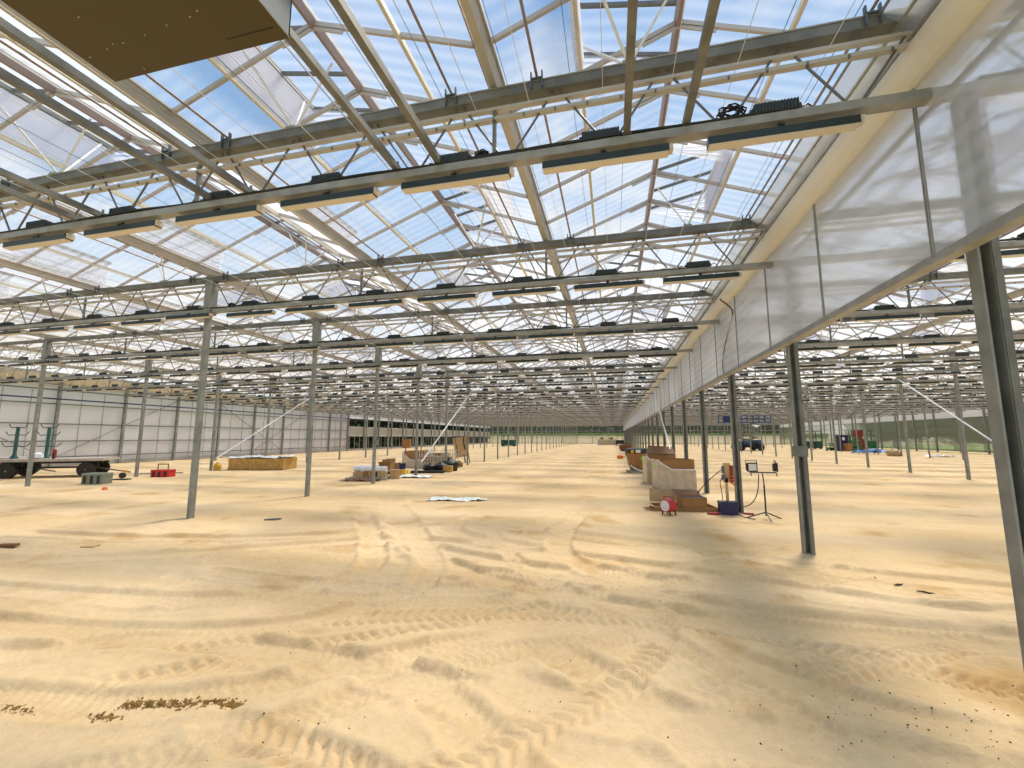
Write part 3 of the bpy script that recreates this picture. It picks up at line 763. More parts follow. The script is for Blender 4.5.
# wrapped octabin boxes
def gaylord(x, y, rz, w, d, h, lb, wrap=.7, lid=False, stick=True):
    t = thing('pallet_box', lb, 'cardboard box', (x, y, gz(x, y) - .02), rz)
    pallet(w, d, t)
    open_box(MB(), w * .96, d * .96, h, .025, .12).build('carton', 'card', t)
    MB().box(-w * .44, w * .44, -d * .44, d * .44, .5, .55).build('contents', 'carddark', t)
    # stretch film whose upper edge sags in the middle
    m = MB(); n = 14; W2, D2 = w / 2, d / 2
    ring = [(-W2, -D2), (W2, -D2), (W2, D2), (-W2, D2), (-W2, -D2)]
    for a, b_ in zip(ring, ring[1:]):
        for q in range(n):
            p = [(a[0] + (b_[0] - a[0]) * t_, a[1] + (b_[1] - a[1]) * t_) for t_ in (q / n, (q + 1) / n)]
            front = abs(a[1] + D2) < 1e-6 and abs(b_[1] + D2) < 1e-6; rside = a[0] > 0 and b_[0] > 0
            hh = [.12 + h * (1 - (1 - wrap) * 1.3 * (min(1, t_ / .38) ** .7 if front else (1 - t_ if rside else .05))) for t_ in (q / n, (q + 1) / n)]
            for o in (0,):
                m.add([(p[0][0], p[0][1], .06), (p[1][0], p[1][1], .06), (p[1][0], p[1][1], hh[1]), (p[0][0], p[0][1], hh[0])], [(0, 1, 2, 3)])
    f = m.build('stretch_film', 'wrap', t)
    so = f.modifiers.new('s', 'SOLIDIFY'); so.thickness = .012; so.offset = 1
    m = MB(); pts = []
    for q in range(n + 1):
        t_ = q / n; pts.append((-W2 + w * t_, -D2 - .02, .12 + h * (1 - (1 - wrap) * 1.3 * min(1, t_ / .38) ** .7)))
    m.tube(pts, .028, 6).build('film_edge', 'wrapw', t, smooth=True)
    if stick: sticker(t, -W2 - .014, 0, h * .85, .09, 'X')
    if lid:
        m = MB().add([(-W2, -.1, h + .12), (W2, -.1, h + .12), (W2 * .9, D2 + .1, h + .42), (-W2 * .8, D2 + .1, h + .5),
                      (-W2, -.1, h + .14), (W2, -.1, h + .14), (W2 * .9, D2 + .1, h + .44), (-W2 * .8, D2 + .1, h + .52)],
                     [(3, 2, 1, 0), (4, 5, 6, 7), (0, 1, 5, 4), (1, 2, 6, 5), (2, 3, 7, 6), (3, 0, 4, 7)])
        m.build('flap', 'carddark', t)
    return t
gaylord(2.22, 17.55, .10, 1.35, 1.1, 1.02, 'film wrapped open cardboard pallet box nearest the camera by the right columns', .72)
gaylord(1.80, 19.3, .10, 1.0, 1.0, 1.05, 'narrow film wrapped pallet box with green sticker standing behind the nearest one', .8)
gaylord(2.15, 21.2, -.05, 1.3, 1.2, 1.05, 'brown pallet box with its lid flap raised, behind the wrapped boxes', .5, True, False)
t = thing('octagonal_bin', 'rounded brown cardboard bin with black lid and green sticker', 'bin', (1.32, 25.0, -.02), .2)
pallet(1.1, 1.1, t)
MB().lathe([(.42, .12), (.55, .5), (.64, 1.05), (.64, 1.1)], 12, (0, 0, 0)).build('body', 'card', t)
MB().lathe([(.68, 1.08), (.70, 1.28), (.66, 1.32), (.3, 1.36)], 12).build('lid', 'lamp', t)
MB().lathe([(.12, -.01), (.12, .01)], 14, (.12, -.61, .8), 0, 'Y').build('sticker', 'lime', t)
MB().box(-.28, -.02, -.73, -.70, 1.12, 1.27).build('paper_label', 'paper', t)
MB().box(-.5, -.36, -.62, -.55, 1.1, 1.26).build('yellow_tag', 'yellow', t)
m = MB(); m.tube([(-.5, -.35, .42), (-.2, -.56, .2), (.2, -.6, .1), (.5, -.4, .06)], .05, 6).build('torn_film', 'wrapw', t)
# flattened cardboard with an open box on it
t = thing('flat_carton', 'brown flattened cardboard carton spread on the sand by the right columns', 'cardboard', (1.80, 12.6, gz(1.8, 12.6)), .12)
open_box(MB(), 1.6, .8, .10, .02, 0).build('tray', 'card', t)
MB().add([(-.8, -.4, .1), (-1.0, -.3, .16), (-.95, .35, .16), (-.8, .4, .1)], [(0, 1, 2, 3)]).build('flap', 'card2', t)
t = thing('open_carton', 'brown open cardboard carton standing on the flattened carton', 'cardboard box', (2.02, 12.5, gz(1.8, 12.6) + .02), .15)
open_box(MB(), .62, .5, .34, .012, 0).build('carton', 'card', t)
MB().box(-.3, .3, -.24, .24, .31, .325).build('contents', 'black', t)
MB().add([(-.31, .25, .34), (.31, .25, .34), (.38, .5, .44), (-.36, .5, .46)], [(0, 1, 2, 3)]).build('flap', 'carddark', t)
t = thing('leaning_carton', 'olive brown cardboard panel leaning behind the red heater', 'cardboard', (1.42, 13.5, gz(1.4, 13.5)), .1)
m = MB().box(-.42, .36, -.01, .01, .05, .42); o = m.build('panel', 'card2', t); o.rotation_euler = (-.25, .06, 0)
MB().box(.30, .6, .0, .02, .02, .36).build('side_panel', 'card2', t)
# red drum heater
t = thing('red_heater', 'small round red fan heater standing on the sand', 'heater', (1.33, 11.65, gz(1.33, 11.65)), -.8)
MB().lathe([(.13, -.14), (.16, -.13), (.165, .10), (.12, .15)], 20, (0, 0, .23), 0, 'Y').build('housing', 'red', t, smooth=False)
MB().lathe([(.135, -.15), (.135, -.142)], 20, (0, 0, .23), 0, 'Y').build('front_grille', 'glasslamp', t)
MB().tube([(-.13, 0, .3), (-.14, 0, .44), (.1, 0, .45), (.12, 0, .32)], .012, 6).build('handle', 'redd', t)
for s in (-1, 1): MB().bar((s * .1, -.1, .1), (s * .13, -.1, -.02), .025).bar((s * .1, .1, .1), (s * .13, .1, -.02), .025).build('foot', 'black', t)
# distribution board on the third column, bucket
yb = TY(3) - .12
t = thing('power_board', 'plywood power board with grey sockets strapped to the third right column', 'power board', (XR - .19, yb, 0))
MB().box(-.10, .08, -.03, .0, .78, 1.28).bar((-.03, -.015, .2), (-.03, -.015, .9), .07, .03).build('plank', 'ply', t)
MB().box(-.14, -.08, -.09, -.03, 1.02, 1.20).box(-.15, -.06, -.1, -.03, .85, .98).build('socket_box', 'greyside', t)
MB().box(.06, .13, -.09, -.02, .78, 1.22).build('red_box', 'redd', t)
pts = [(.10 + .05 * math.sin(i), -.07 - .03 * math.cos(i * 1.0), .72 + .012 * i) for i in range(22)]
MB().tube(pts, .014, 5).build('orange_cord', 'orange', t)
pts = [(-.12, -.08, .95), (-.2, -.08, .8), (-.16, -.06, .45), (-.14, -.05, .2)]
MB().tube(pts, .01, 5).build('grey_lead', 'cable', t)
t = thing('blue_crate', 'dark blue plastic crate on the sand at the third right column', 'crate', (XR - .26, yb - .16, gz(2.8, 12) - .01), .05)
open_box(MB(), .4, .3, .32, .015, 0).build('shell', 'navy', t)
MB().box(-.21, .21, -.16, .16, .30, .33).build('rim', 'navy', t)
tag(MB().box(-.14, .14, -.06, .06, 0, .05).build('red_rag', 'redd', None, (2.42, 11.9, gz(2.42, 11.9)), .4), 'dark red rag on the sand beside the blue crate', 'rag')
tag(MB().box(-.12, .12, -.05, .05, 0, .04).build('red_rag', 'redd', None, (3.3, 12.15, gz(3.3, 12.15)), -.3), 'dark red rag right of the third column', 'rag')
cord([(2.72, 12.2, 1.1), (2.45, 12.6, .75), (2.2, 12.9, .35), (2.05, 12.95, .03)], .012, 'extension_lead', 'cable', 'thin black lead from the power board to the cartons')
cord([(3.46, 11.7, 1.05), (3.40, 11.7, .6), (3.25, 11.75, .32), (3.0, 11.85, .2)], .012, 'extension_lead', 'cable', 'thin lead from the work light to the blue crate')
cord([(3.2, 11.3, .03), (3.05, 11.6, .03), (2.95, 11.85, .05)], .012, 'extension_lead', 'cable', 'short black lead on the sand in front of the blue crate')
# work light tripod
tx, ty = 3.53, 11.6
t = thing('work_light', 'two-headed work light on a thin black tripod stand', 'work light', (tx, ty, gz(tx, ty)), .1)
MB().tube([(0, 0, .08), (0, 0, .8)], .02, 8).tube([(0, 0, .8), (-.02, 0, 1.12)], .014, 8).build('pole', 'black', t)
for a in (.3, 2.6, 4.6): MB().bar((0, 0, .16), (.40 * math.cos(a), .40 * math.sin(a), .0), .025).build('leg', 'black', t)
MB().bar((-.30, 0, 1.10), (.30, 0, 1.10), .035).bar((-.29, 0, 1.1), (-.29, -.05, 1.02), .02).bar((.29, 0, 1.1), (.29, -.05, 1.02), .02).build('cross_bar', 'brace', t)
for x, rz in ((-.26, .15), (.28, 1.25)):
    h = link('lamp_head', MB().box(-.11, .11, -.03, .05, -.08, .10).box(-.125, .125, -.045, -.03, -.10, .12).mesh('lamp_head', 'black'), t, (x, 0, 1.215), rz)
    MB().box(-.095, .095, -.05, -.045, -.07, .09).build('lamp_glass', 'glasslamp', h)
    MB().tube([(-.13, 0, -.02), (-.14, 0, .17), (.14, 0, .17), (.13, 0, -.02)], .01, 6).build('guard_handle', 'black', h)

# left wagon
def wheel(parent, x, y, r=.36):
    w_ = MB().lathe([(r * .55, -.10), (r * .92, -.11), (r, -.07), (r, .07), (r * .92, .11), (r * .55, .10)], 24, (x, y, r), 0, 'Y').build('wheel', 'tyre', parent)
    for s in (-1, 1): MB().lathe([(r * .55, s * .06), (r * .5, s * .085), (r * .12, s * .10)], 18, (x, y, r), 0, 'Y').build('rim', 'yellowrim', w_)
    return w_
M['yellowrim'] = mat('dull_yellow_rim', (.40, .32, .08), .6, 0, .3, 8)
def wagon(x, y, rz, lb):
    t = thing('farm_wagon', lb, 'wagon', (x, y, -.01), rz)
    m = MB()
    for q in range(9): m.box(-2.1, 2.1, -.9 + q * .2, -.9 + q * .2 + .19, .86, .90)
    m.build('deck', 'bedwood', t)
    MB().box(-2.1, 2.1, -.92, -.88, .78, .90).box(-2.1, 2.1, .88, .92, .78, .90).box(-2.12, -2.08, -.9, .9, .78, .9).box(2.08, 2.12, -.9, .9, .78, .9).build('edge_rail', 'bedwood', t)
    MB().box(-1.9, 1.9, -.35, -.25, .66, .78).box(-1.9, 1.9, .25, .35, .66, .78).box(-1.5, -1.38, -.75, .75, .42, .52).box(1.38, 1.5, -.75, .75, .42, .52).bar((-1.4, 0, .45), (1.4, 0, .45), .09).bar((-1.44, 0, .5), (-1.44, 0, .7), .3, .1).bar((1.44, 0, .5), (1.44, 0, .7), .3, .1).build('running_gear', 'black', t)
    MB().bar((1.5, 0, .42), (2.9, .15, .12), .06).build('drawbar', 'brace', t)
    for sx in (-1.44, 1.44):
        for sy in (-.72, .72): wheel(t, sx, sy)
    for px, py in ((-2.0, -.8), (-2.0, .8), (.2, -.85)): MB().box(px - .03, px + .03, py - .03, py + .03, .9, 1.2).build('stake', 'black', t)
    return t
wagon(-27.15, 15.75, .62, 'flatbed farm wagon with yellow-hubbed wheels by the left wall')
wagon(-31.9, 15.6, .45, 'second flatbed farm wagon at the left edge of the picture')
def rack(x, y, rz, lb, s=1):
    t = thing('pipe_rack', lb, 'rack', (x, y, .88), rz)
    MB().box(-.05, .05, -.05, .05, .1, 1.55).build('post', 'teal', t)
    MB().lathe([(.17, 0), (.15, .05), (.06, .25), (.05, .3)], 8).build('foot', 'teal', t)
    for z, w in ((.62, .55), (1.18, .46), (1.55, .36)):
        for sg in (-1, 1):
            MB().tube([(0, 0, z), (sg * w * .72, 0, z - .02), (sg * w * .85, 0, z + .04), (sg * w, 0, z + .16)], .022, 6).build('arm', 'teal', t)
rack(-28.75, 14.95, .5, 'left green rack post with curved arms standing on the wagon')
rack(-27.75, 15.6, .5, 'right green rack post with curved arms standing on the wagon')
tag(MB().lathe([(.1, 0), (.22, .05), (.2, .22), (.08, .3)], 8).build('white_sack', 'wrapw', None, (-27.5, 15.15, .9)), 'small white sack on the wagon deck between the racks', 'sack')
tag(MB().lathe([(.05, 0), (.09, .05), (.08, .4), (.04, .45)], 8).build('red_canister', 'redd', None, (-27.0, 15.5, .9)), 'dark red canister on the wagon deck', 'canister')
def case(x, y, rz, w, d, h, m1, lb, nm, m2='black'):
    t = thing(nm, lb, 'tool box', (x, y, gz(x, y)), rz)
    MB().box(-w / 2, w / 2, -d / 2, d / 2, 0, h * .7).build('case', m1, t, bevel=.02)
    MB().box(-w / 2 - .01, w / 2 + .01, -d / 2 - .01, d / 2 + .01, h * .7, h).build('lid', m1, t, bevel=.02)
    for s in (-.55, 0, .55): MB().box(s * w * .6 - .05, s * w * .6 + .05, -d / 2 - .025, -d / 2 - .008, h * .1, h * .8).build('rib', m2, t)
    return t
case(-21.2, 13.7, .25, .85, .5, .45, 'greygreen', 'grey green tool case on the sand in front of the wagon', 'tool_case')
t = case(-21.7, 16.8, .25, .85, .5, .36, 'red', 'red tool box with a raised handle near the left columns', 'red_tool_box')
MB().tube([(-.28, 0, .34), (-.28, 0, .62), (.22, 0, .62), (.22, 0, .34)], .025, 6).build('handle', 'black', t)
t = thing('cut_off_saw', 'small saw on a black base beside the tool case', 'saw', (-22.0, 15.2, gz(-22, 15.2)), .3)
MB().box(-.3, .3, -.15, .15, 0, .05).build('base', 'black', t); MB().lathe([(.13, -.05), (.13, .05)], 14, (0, 0, .2), 0, 'Y').build('disc_guard', 'black', t)
MB().tube([(0, 0, .2), (.1, 0, .42), (.2, 0, .4)], .04, 6).build('motor', 'yellow', t)
tag(MB().lathe([(.09, 0), (.1, .03), (.05, .1)], 7).build('orange_lump', 'orange', None, (-18.45, 12.2, gz(-18.4, 12.2))), 'small orange object on the sand in front of the grey tool case', 'lump')
tag(MB().bar((0, 0, 0), (1.5, 1.1, 0), .14, .06).build('timber_length', 'woodgrey', None, (-24.3, 17.6, .04)), 'grey timber lying on the sand behind the tool case', 'timber')
# wooden crate with plastic on top
t = thing('wooden_crate', 'long low yellow pine crate topped with white plastic', 'crate', (-20.9, 22.2, .0), .28)
m = MB()
for q in range(20):
    x = -1.55 + q * 3.1 / 20
    m.box(x, x + .145, -.93, -.90, .02, .68).box(x, x + .145, .90, .93, .02, .68)
for q in range(12):
    y = -.9 + q * .15
    m.box(-1.58, -1.55, y, y + .14, .02, .68).box(1.55, 1.58, y, y + .14, .02, .68)
m.build('boarding', 'wood', t)
MB().box(-1.5, 1.5, -.88, .88, .0, .1).box(-1.6, 1.6, -.97, -.93, .55, .64).box(-1.6, 1.6, -.97, -.93, .06, .14).box(1.58, 1.6, -.9, .9, .55, .64).build('frame', 'wood', t)
def sheet(w, d, nx_, ny_, amp, z0, seed, drape=.0):
    r = np.random.RandomState(seed); m = MB(); vs = []
    for a in range(nx_ + 1):
        for b_ in range(ny_ + 1):
            u, v = a / nx_ - .5, b_ / ny_ - .5
            e = 1 + .12 * math.sin(9 * u + seed) * math.cos(7 * v)
            vs.append((u * w * e, v * d * e, z0 + amp * abs(r.randn()) * .6 + amp * math.sin(11 * u + 3 * v + seed) * .4 + amp * .4))
    fs = [(a * (ny_ + 1) + b_, (a + 1) * (ny_ + 1) + b_, (a + 1) * (ny_ + 1) + b_ + 1, a * (ny_ + 1) + b_ + 1) for a in range(nx_) for b_ in range(ny_)]
    return m.add(vs, fs)
def solid(o, th=.01):
    s = o.modifiers.new('s', 'SOLIDIFY'); s.thickness = th; return o
tag(solid(sheet(3.4, 1.9, 20, 12, .07, .69, 3).build('plastic_sheet', 'wrapw', None, (-20.9, 22.2, 0), .28)), 'crumpled white plastic sheet lying on the pine crate', 'plastic sheet')
t = thing('yellow_jug', 'yellow jug on the sand beside the pine crate', 'jug', (-22.9, 20.85, 0))
MB().lathe([(.17, 0), (.2, .04), (.2, .3), (.08, .4), (.06, .44)], 14).build('body', 'yellow', t, smooth=True); MB().lathe([(.05, .44), (.05, .48)], 10).build('cap', 'orange', t)

# pile around the fourth and fifth left columns
def carton(x, y, z, w, d, h, rz, m, lb, flaps=False, nm='carton'):
    t = thing(nm, lb, 'cardboard box', (x, y, z), rz)
    if flaps:
        open_box(MB(), w, d, h, .015, 0).build('walls', m, t)
        MB().add([(-w / 2, -d / 2, h), (w / 2, -d / 2, h), (w / 2, -d / 2 - .15, h + .08), (-w / 2, -d / 2 - .15, h + .08)], [(0, 1, 2, 3)]).add([(-w / 2, d / 2, h), (w / 2, d / 2, h), (w / 2, d / 2 + .1, h + .16), (-w / 2, d / 2 + .1, h + .16)], [(0, 1, 2, 3)]).build('flap', m, t)
    else:
        MB().box(-w / 2, w / 2, -d / 2, d / 2, 0, h).build('walls', m, t)
        MB().box(-.03, .03, -d / 2 - .003, d / 2 + .003, .02, h + .003).build('tape', 'card2' if m != 'card2' else 'wood', t)
    return t
t = thing('pallet', 'low dark wooden pallet under the white rolls at the left pile', 'pallet', (-11.1, 18.1, 0), .25); pallet(1.9, 1.1, t)
carton(-11.5, 17.9, .12, .5, .4, .22, .2, 'card2', 'small light carton at the left end of the pallet')
carton(-10.95, 17.95, .12, .5, .45, .28, .2, 'card', 'brown carton in the middle of the pallet under the white rolls')
carton(-10.45, 18.1, .12, .4, .4, .30, .3, 'card2', 'square tan carton at the right end of the pallet')
for n, (dx, dy, z, lb) in enumerate([(-.2, .1, .48, 'upper left white roll on the pallet'), (.12, .35, .44, 'second white roll behind the first on the pallet'), (.3, -.12, .47, 'short white roll at the front of the pallet')]):
    tag(MB().lathe([(.12, -.6), (.14, -.58), (.14, .58), (.12, .6)], 14, (0, 0, 0), 0, 'X').build('white_roll', 'wrapw', None, (-11.1 + dx, 18.05 + dy, z), .25), lb, 'roll', 'white rolls on the pallet')
carton(-10.55, 18.55, .42, .55, .4, .3, .2, 'card', 'open brown carton on top of the pallet pile', True)
carton(-10.1, 18.6, 0, .45, .4, .42, .5, 'card2', 'tan carton standing on the sand right of the pallet')
carton(-11.5, 20.6, .25, .5, .4, .4, .3, 'card', 'open brown carton behind the tarp, left of the blue bucket', True)
t = thing('dark_crate', 'dark grey crate behind the pallet', 'crate', (-11.6, 20.6, 0), .3); open_box(MB(), .9, .6, .26, .02, 0).build('shell', 'greyside', t); MB().box(-.42, .42, -.27, .27, .2, .24).build('contents', 'black', t)
carton(-10.95, 20.2, .28, .42, .35, .35, .1, 'card', 'small brown carton beside the blue bucket')
t = thing('dark_tote', 'black tote box under the blue bucket', 'tote', (-10.75, 20.1, 0), .1); MB().box(-.45, .45, -.3, .3, 0, .26).build('tub', 'black', t); MB().box(-.47, .47, -.32, .32, .24, .28).build('rim', 'wrapw', t)
t = thing('blue_bucket', 'round blue bucket on the black tote in the left pile', 'bucket', (-10.5, 20.1, .28)); MB().lathe([(.14, 0), (.18, .32), (.19, .34)], 14).build('body', 'navy', t); MB().tube([(-.18, 0, .3), (-.12, -.1, .4), (.12, -.1, .4), (.18, 0, .3)], .01, 5).build('bail', 'brace', t)
carton(-10.2, 19.6, 0, .42, .34, .34, -.1, 'yellow', 'yellow box in front of the blue bucket')
tag(solid(sheet(2.2, .9, 14, 8, .06, .02, 8).build('plastic_sheet', 'wrapw', None, (-9.7, 19.3, 0), .2)), 'crumpled white film on the sand in front of the dark tote', 'plastic sheet')
tag(solid(sheet(1.6, .7, 12, 6, .05, .02, 9).build('plastic_sheet', 'carddark', None, (-11.0, 17.3, 0), .2)), 'flattened dark cardboard on the sand before the pallet', 'cardboard')
gaylord(-12.4, 25.6, .1, 1.4, 1.2, .95, 'brown and grey pallet box behind the fifth left column', .55, False, False)
gaylord(-11.0, 26.0, .15, 1.1, 1.1, .8, 'grey wrapped pallet box right of the fifth left column', .85, False, False)
def cage(x, y, rz, lb):
    t = thing('wire_cage', lb, 'cage', (x, y, .0), rz); m = MB()
    for q in range(6):
        a = -.45 + q * .18
        for yy in (-.4, .4): m.bar((a, yy, 0), (a, yy, 1.15), .025)
        for z in (0.02, .38, .76, 1.13): m.bar((-.45, -.4 + q * .16, z), (.45, -.4 + q * .16, z), .012)
    for z in (.02, .3, .58, .86, 1.14):
        for yy in (-.4, .4): m.bar((-.45, yy, z), (.45, yy, z), .025)
    m.build('mesh_panel', 'cream', t)
    MB().box(-.4, .1, -.3, .3, .4, .7).build('parcel', 'card', t)
cage(-11.3, 25.0, .1, 'left cream wire cage with a parcel inside, in the pile')
cage(-10.1, 25.6, .1, 'right cream wire cage behind the black bags')
def bag(x, y, z, s, sd, lb, m='black', nm='black_bag', cat='bag'):
    bm = MB(); r = np.random.RandomState(sd); n = 10
    prof = [(s * (.75 + .25 * math.sin(PI * q / n)) * (1 if q < n - 2 else .5 if q == n - 2 else .25), s * 1.3 * q / n) for q in range(n + 1)]
    bm.lathe(prof, 14); bm.v = [(a * (1 + .18 * r.randn() * .5), b_ * (1 + .18 * r.randn() * .5), c * (1 + .05 * r.randn())) for a, b_, c in bm.v]
    return tag(bm.build(nm, m, None, (x, y, z), smooth=True), lb, cat)
bag(-10.1, 22.6, 0, .38, 1, 'black bag at the left of the black heap')
bag(-9.5, 22.8, 0, .42, 2, 'large black bag in the middle of the black heap')
bag(-9.3, 23.6, 0, .55, 3, 'tall black bag standing at the right of the heap')
tag(MB().box(-.9, .9, -.25, .25, 0, .12).build('dark_sheet', 'black', None, (-9.9, 21.9, 0), .2), 'flat black panel on the sand before the bags', 'panel')
tag(MB().box(-.25, .25, -.2, .2, 0, .34).build('yellow_crate', 'greenish', None, (-9.05, 22.9, 0), .2) if 'greenish' in M else MB().box(-.25, .25, -.2, .2, 0, .34).build('yellow_crate', 'wood', None, (-9.05, 22.7, 0), .2), 'dull yellow crate against the black bags', 'crate')
for n, (x, y, h) in enumerate([(-10.9, 27.0, .45), (-10.3, 27.4, .35), (-9.9, 26.6, .3)]):
    carton(x, y, 0, .5, .4, h, .3 * n, 'card', ['brown carton left of the leaning board', 'brown carton behind the leaning board foot', 'low brown carton before the leaning board'][n])
t = thing('leaning_board', 'tall plywood board propped upright on a dark frame', 'board', (-11.1, 30.6, 0), .1)
o = MB().box(-.5, .5, -.015, .015, .45, 1.95).build('sheet', 'ply', t); o.rotation_euler = (-.12, -.14, 0)
MB().bar((-.62, 0, 2.0), (-.25, 0, .4), .06).bar((.3, 0, 1.9), (.62, 0, .0), .05).bar((.15, .05, .6), (.2, .3, 0), .08).bar((-.65, 0, 2.0), (.3, 0, 1.98), .05).build('frame', 'brace', t)
MB().tube([(.1, -.08, 1.95), (.14, -.1, 1.5), (.25, -.12, 1.0)], .05, 6).build('strap', 'black', t)
t = thing('orange_box', 'orange box fixed on a column far behind the left pile', 'box', (-22.7, 44.4, .7)); MB().box(-.45, .45, -.25, .15, 0, 1.0).build('shell', 'card', t); MB().box(-.55, -.45, -.2, .1, .1, .6).build('switch', 'redd', t)
# plastic on the sand in the aisle
tag(solid(sheet(1.75, .55, 22, 8, .045, gz(-4.8, 12.8), 4).build('plastic_sheet', 'plastic', None, (-4.8, 12.8, 0), .18), .006), 'pale crumpled plastic sheet half buried in the sand aisle', 'plastic sheet')
tag(MB().bar((0, 0, 0), (.32, .02, .02), .05, .03).bar((.03, .06, 0), (.36, .1, .02), .04, .03).build('steel_offcut', 'brace', None, (-8.05, 8.7, gz(-8, 8.7) + .015)), 'pair of dark steel offcuts on the sand', 'offcut')
tag(MB().box(-.12, .12, -.07, .07, 0, .03).build('wood_chip', 'ply', None, (-9.26, 6.0, gz(-9.26, 6.0)), .3), 'small piece of light wood on the sand at the left', 'wood')
tag(MB().box(-.15, .15, -.05, .05, 0, .04).build('wood_chip', 'carddark', None, (-10.6, 5.6, gz(-10.6, 5.6)), .3), 'dark piece of wood at the left edge of the sand', 'wood')
for n, (x, y, a, l, lb) in enumerate([(3.54, 7.26, .9, .2, 'leftmost dark stick on the sand at the right'), (3.69, 7.01, .3, .16, 'short flat dark stick in the middle of the three'), (3.81, 6.73, -.6, .16, 'dark stick nearest the camera of three in a line'), (3.76, 5.87, -.7, .14, 'thin dark twig close to the right edge')]):
    z = gz(x, y) + .012
    pts = [(-l / 2, 0, 0), (-.1 * l, .015, .004), (.2 * l, .01, 0), (l / 2, .03, .006)]
    tag(MB().tube(pts, [.007, .012, .011, .005], 6).build('stick', 'clod', None, (x, y, z), a), lb, 'stick')
# dark damp soil clumps
mb = MB(); r = np.random.RandomState(3)
def clod(mb, x, y, z, s):
    o = len(mb.v); a = r.uniform(.7, 1.3, 8)
    vs = [(x + s * sx * a[i], y + s * sy * a[(i + 3) % 8], z + s * .7 * sz * a[(i + 5) % 8]) for i, (sx, sy, sz) in enumerate([(-1, -1, -1), (1, -1, -1), (1, 1, -1), (-1, 1, -1), (-.6, -.6, 1), (.6, -.6, 1), (.6, .6, 1), (-.6, .6, 1)])]
    mb.add(vs, [(3, 2, 1, 0), (4, 5, 6, 7), (0, 1, 5, 4), (1, 2, 6, 5), (2, 3, 7, 6), (3, 0, 4, 7)])
xs_, ys_, ss_ = [], [], []
for _ in range(1500):
    u = r.rand(); x = -3.62 + u * .86 + r.randn() * .02; y = 2.69 + u * .2 + r.randn() * .026
    xs_.append(x); ys_.append(y); ss_.append(r.uniform(.003, .008))
for _ in range(220):
    xs_.append(-3.58 + r.randn() * .05); ys_.append(2.54 + r.randn() * .018); ss_.append(r.uniform(.003, .008))
for _ in range(150):
    xs_.append(-4.3 + r.randn() * .09); ys_.append(2.45 + r.randn() * .02); ss_.append(r.uniform(.003, .006))
hz = heights(np.array(xs_), np.array(ys_))
for x, y, z, s in zip(xs_, ys_, hz, ss_): clod(mb, x, y, z, s)
o = tag(mb.build('damp_soil', 'soil'), 'brown damp soil crumbs turned up in the sand at the lower left', 'soil'); o['kind'] = 'stuff'
mb = MB(); xs_ = []; ys_ = []; ss_ = []
for _ in range(300):
    y = 2.2 + 6 * r.rand() ** 1.6; x = r.uniform(-1.1 * y, .95 * y)
    if r.rand() < .45: x, y = 2.2 + r.randn() * .7, 3.6 + r.randn() * .35
    xs_.append(x); ys_.append(y); ss_.append(r.uniform(.002, .0058))
hz = heights(np.array(xs_), np.array(ys_))
for x, y, z, s in zip(xs_, ys_, hz, ss_): clod(mb, x, y, z + s * .4, s)
o = tag(mb.build('scattered_clods', 'clod'), 'small dark clods and pebbles scattered over the sand', 'clods'); o['kind'] = 'stuff'

# ---- far right machinery ----
def crate_rack(x, y, rz, w, h, d, m, lb, nm='green_hoist', cat='machine'):
    t = thing(nm, lb, cat, (x, y, 0), rz)
    MB().box(-w / 2, w / 2, -d / 2, d / 2, .15, h * .45).build('body', m, t)
    f = MB()
    for sx in (-1, 1):
        for sy in (-1, 1): f.bar((sx * w * .47, sy * d * .47, h * .4), (sx * w * .47, sy * d * .47, h), .09)
    for z in (h * .72, h): f.bar((-w * .47, -d * .47, z), (w * .47, -d * .47, z), .08).bar((-w * .47, d * .47, z), (w * .47, d * .47, z), .08).bar((-w * .47, -d * .47, z), (-w * .47, d * .47, z), .08).bar((w * .47, -d * .47, z), (w * .47, d * .47, z), .08)
    f.build('guard_frame', m, t)
    for sx in (-1, 1):
        for sy in (-1, 1): MB().lathe([(.16, -.06), (.16, .06)], 12, (sx * w * .38, sy * d * .45, .16), 0, 'Y').build('wheel', 'tyre', t)
    MB().box(-w * .3, w * .1, -d / 2 - .02, -d / 2, h * .22, h * .36).build('panel', 'black', t)
    return t
crate_rack(31.2, 78.5, .2, 2.7, 2.8, 1.4, 'teal', 'dark green framed machine farthest back in the right bay')
crate_rack(30.7, 70.6, .2, 1.2, 1.0, .9, 'green', 'small low green machine at the left of the right group')
t = thing('dark_cabinet', 'tall dark navy cabinet among the green machines', 'cabinet', (31.1, 68.7, 0), .1); MB().box(-.6, .6, -.5, .5, 0, 2.2).build('body', 'navy', t); MB().box(-.2, .1, -.52, -.5, 1.5, 1.9).build('notice', 'paper', t)
carton(31.4, 67.9, 0, .85, .6, 1.05, .1, 'card', 'brown box in front of the dark cabinet')
crate_rack(32.6, 69, .1, 1.4, 1.9, 1.2, 'green', 'bright green machine right of the brown box')
crate_rack(34.2, 71, .1, 1.4, 2.1, 1.2, 'redd', 'dark red machine with white notice in the right group')
crate_rack(36.0, 74.3, .1, 1.4, 2.9, 1.2, 'green', 'tall green machine behind the red mast')
t = thing('red_mast', 'tall red lifting mast leaning among green machines', 'machine', (35.0, 72, 0), .1)
MB().bar((-.3, 0, 2.6), (.5, 0, .1), .5, .3).box(-.8, .2, -.3, .3, 2.1, 2.9).build('mast', 'redo', t) if 'redo' in M else MB().bar((-.3, 0, 2.6), (.5, 0, .1), .5, .3).box(-.8, .2, -.3, .3, 2.1, 2.9).build('mast', 'redd', t)
MB().box(-.4, .9, -.5, .5, 0, .3).build('base', 'black', t)
crate_rack(41.0 - 2.5, 78.5, .1, 3.4, 2.9, 1.4, 'green', 'long green framed machine nearest the right wall')
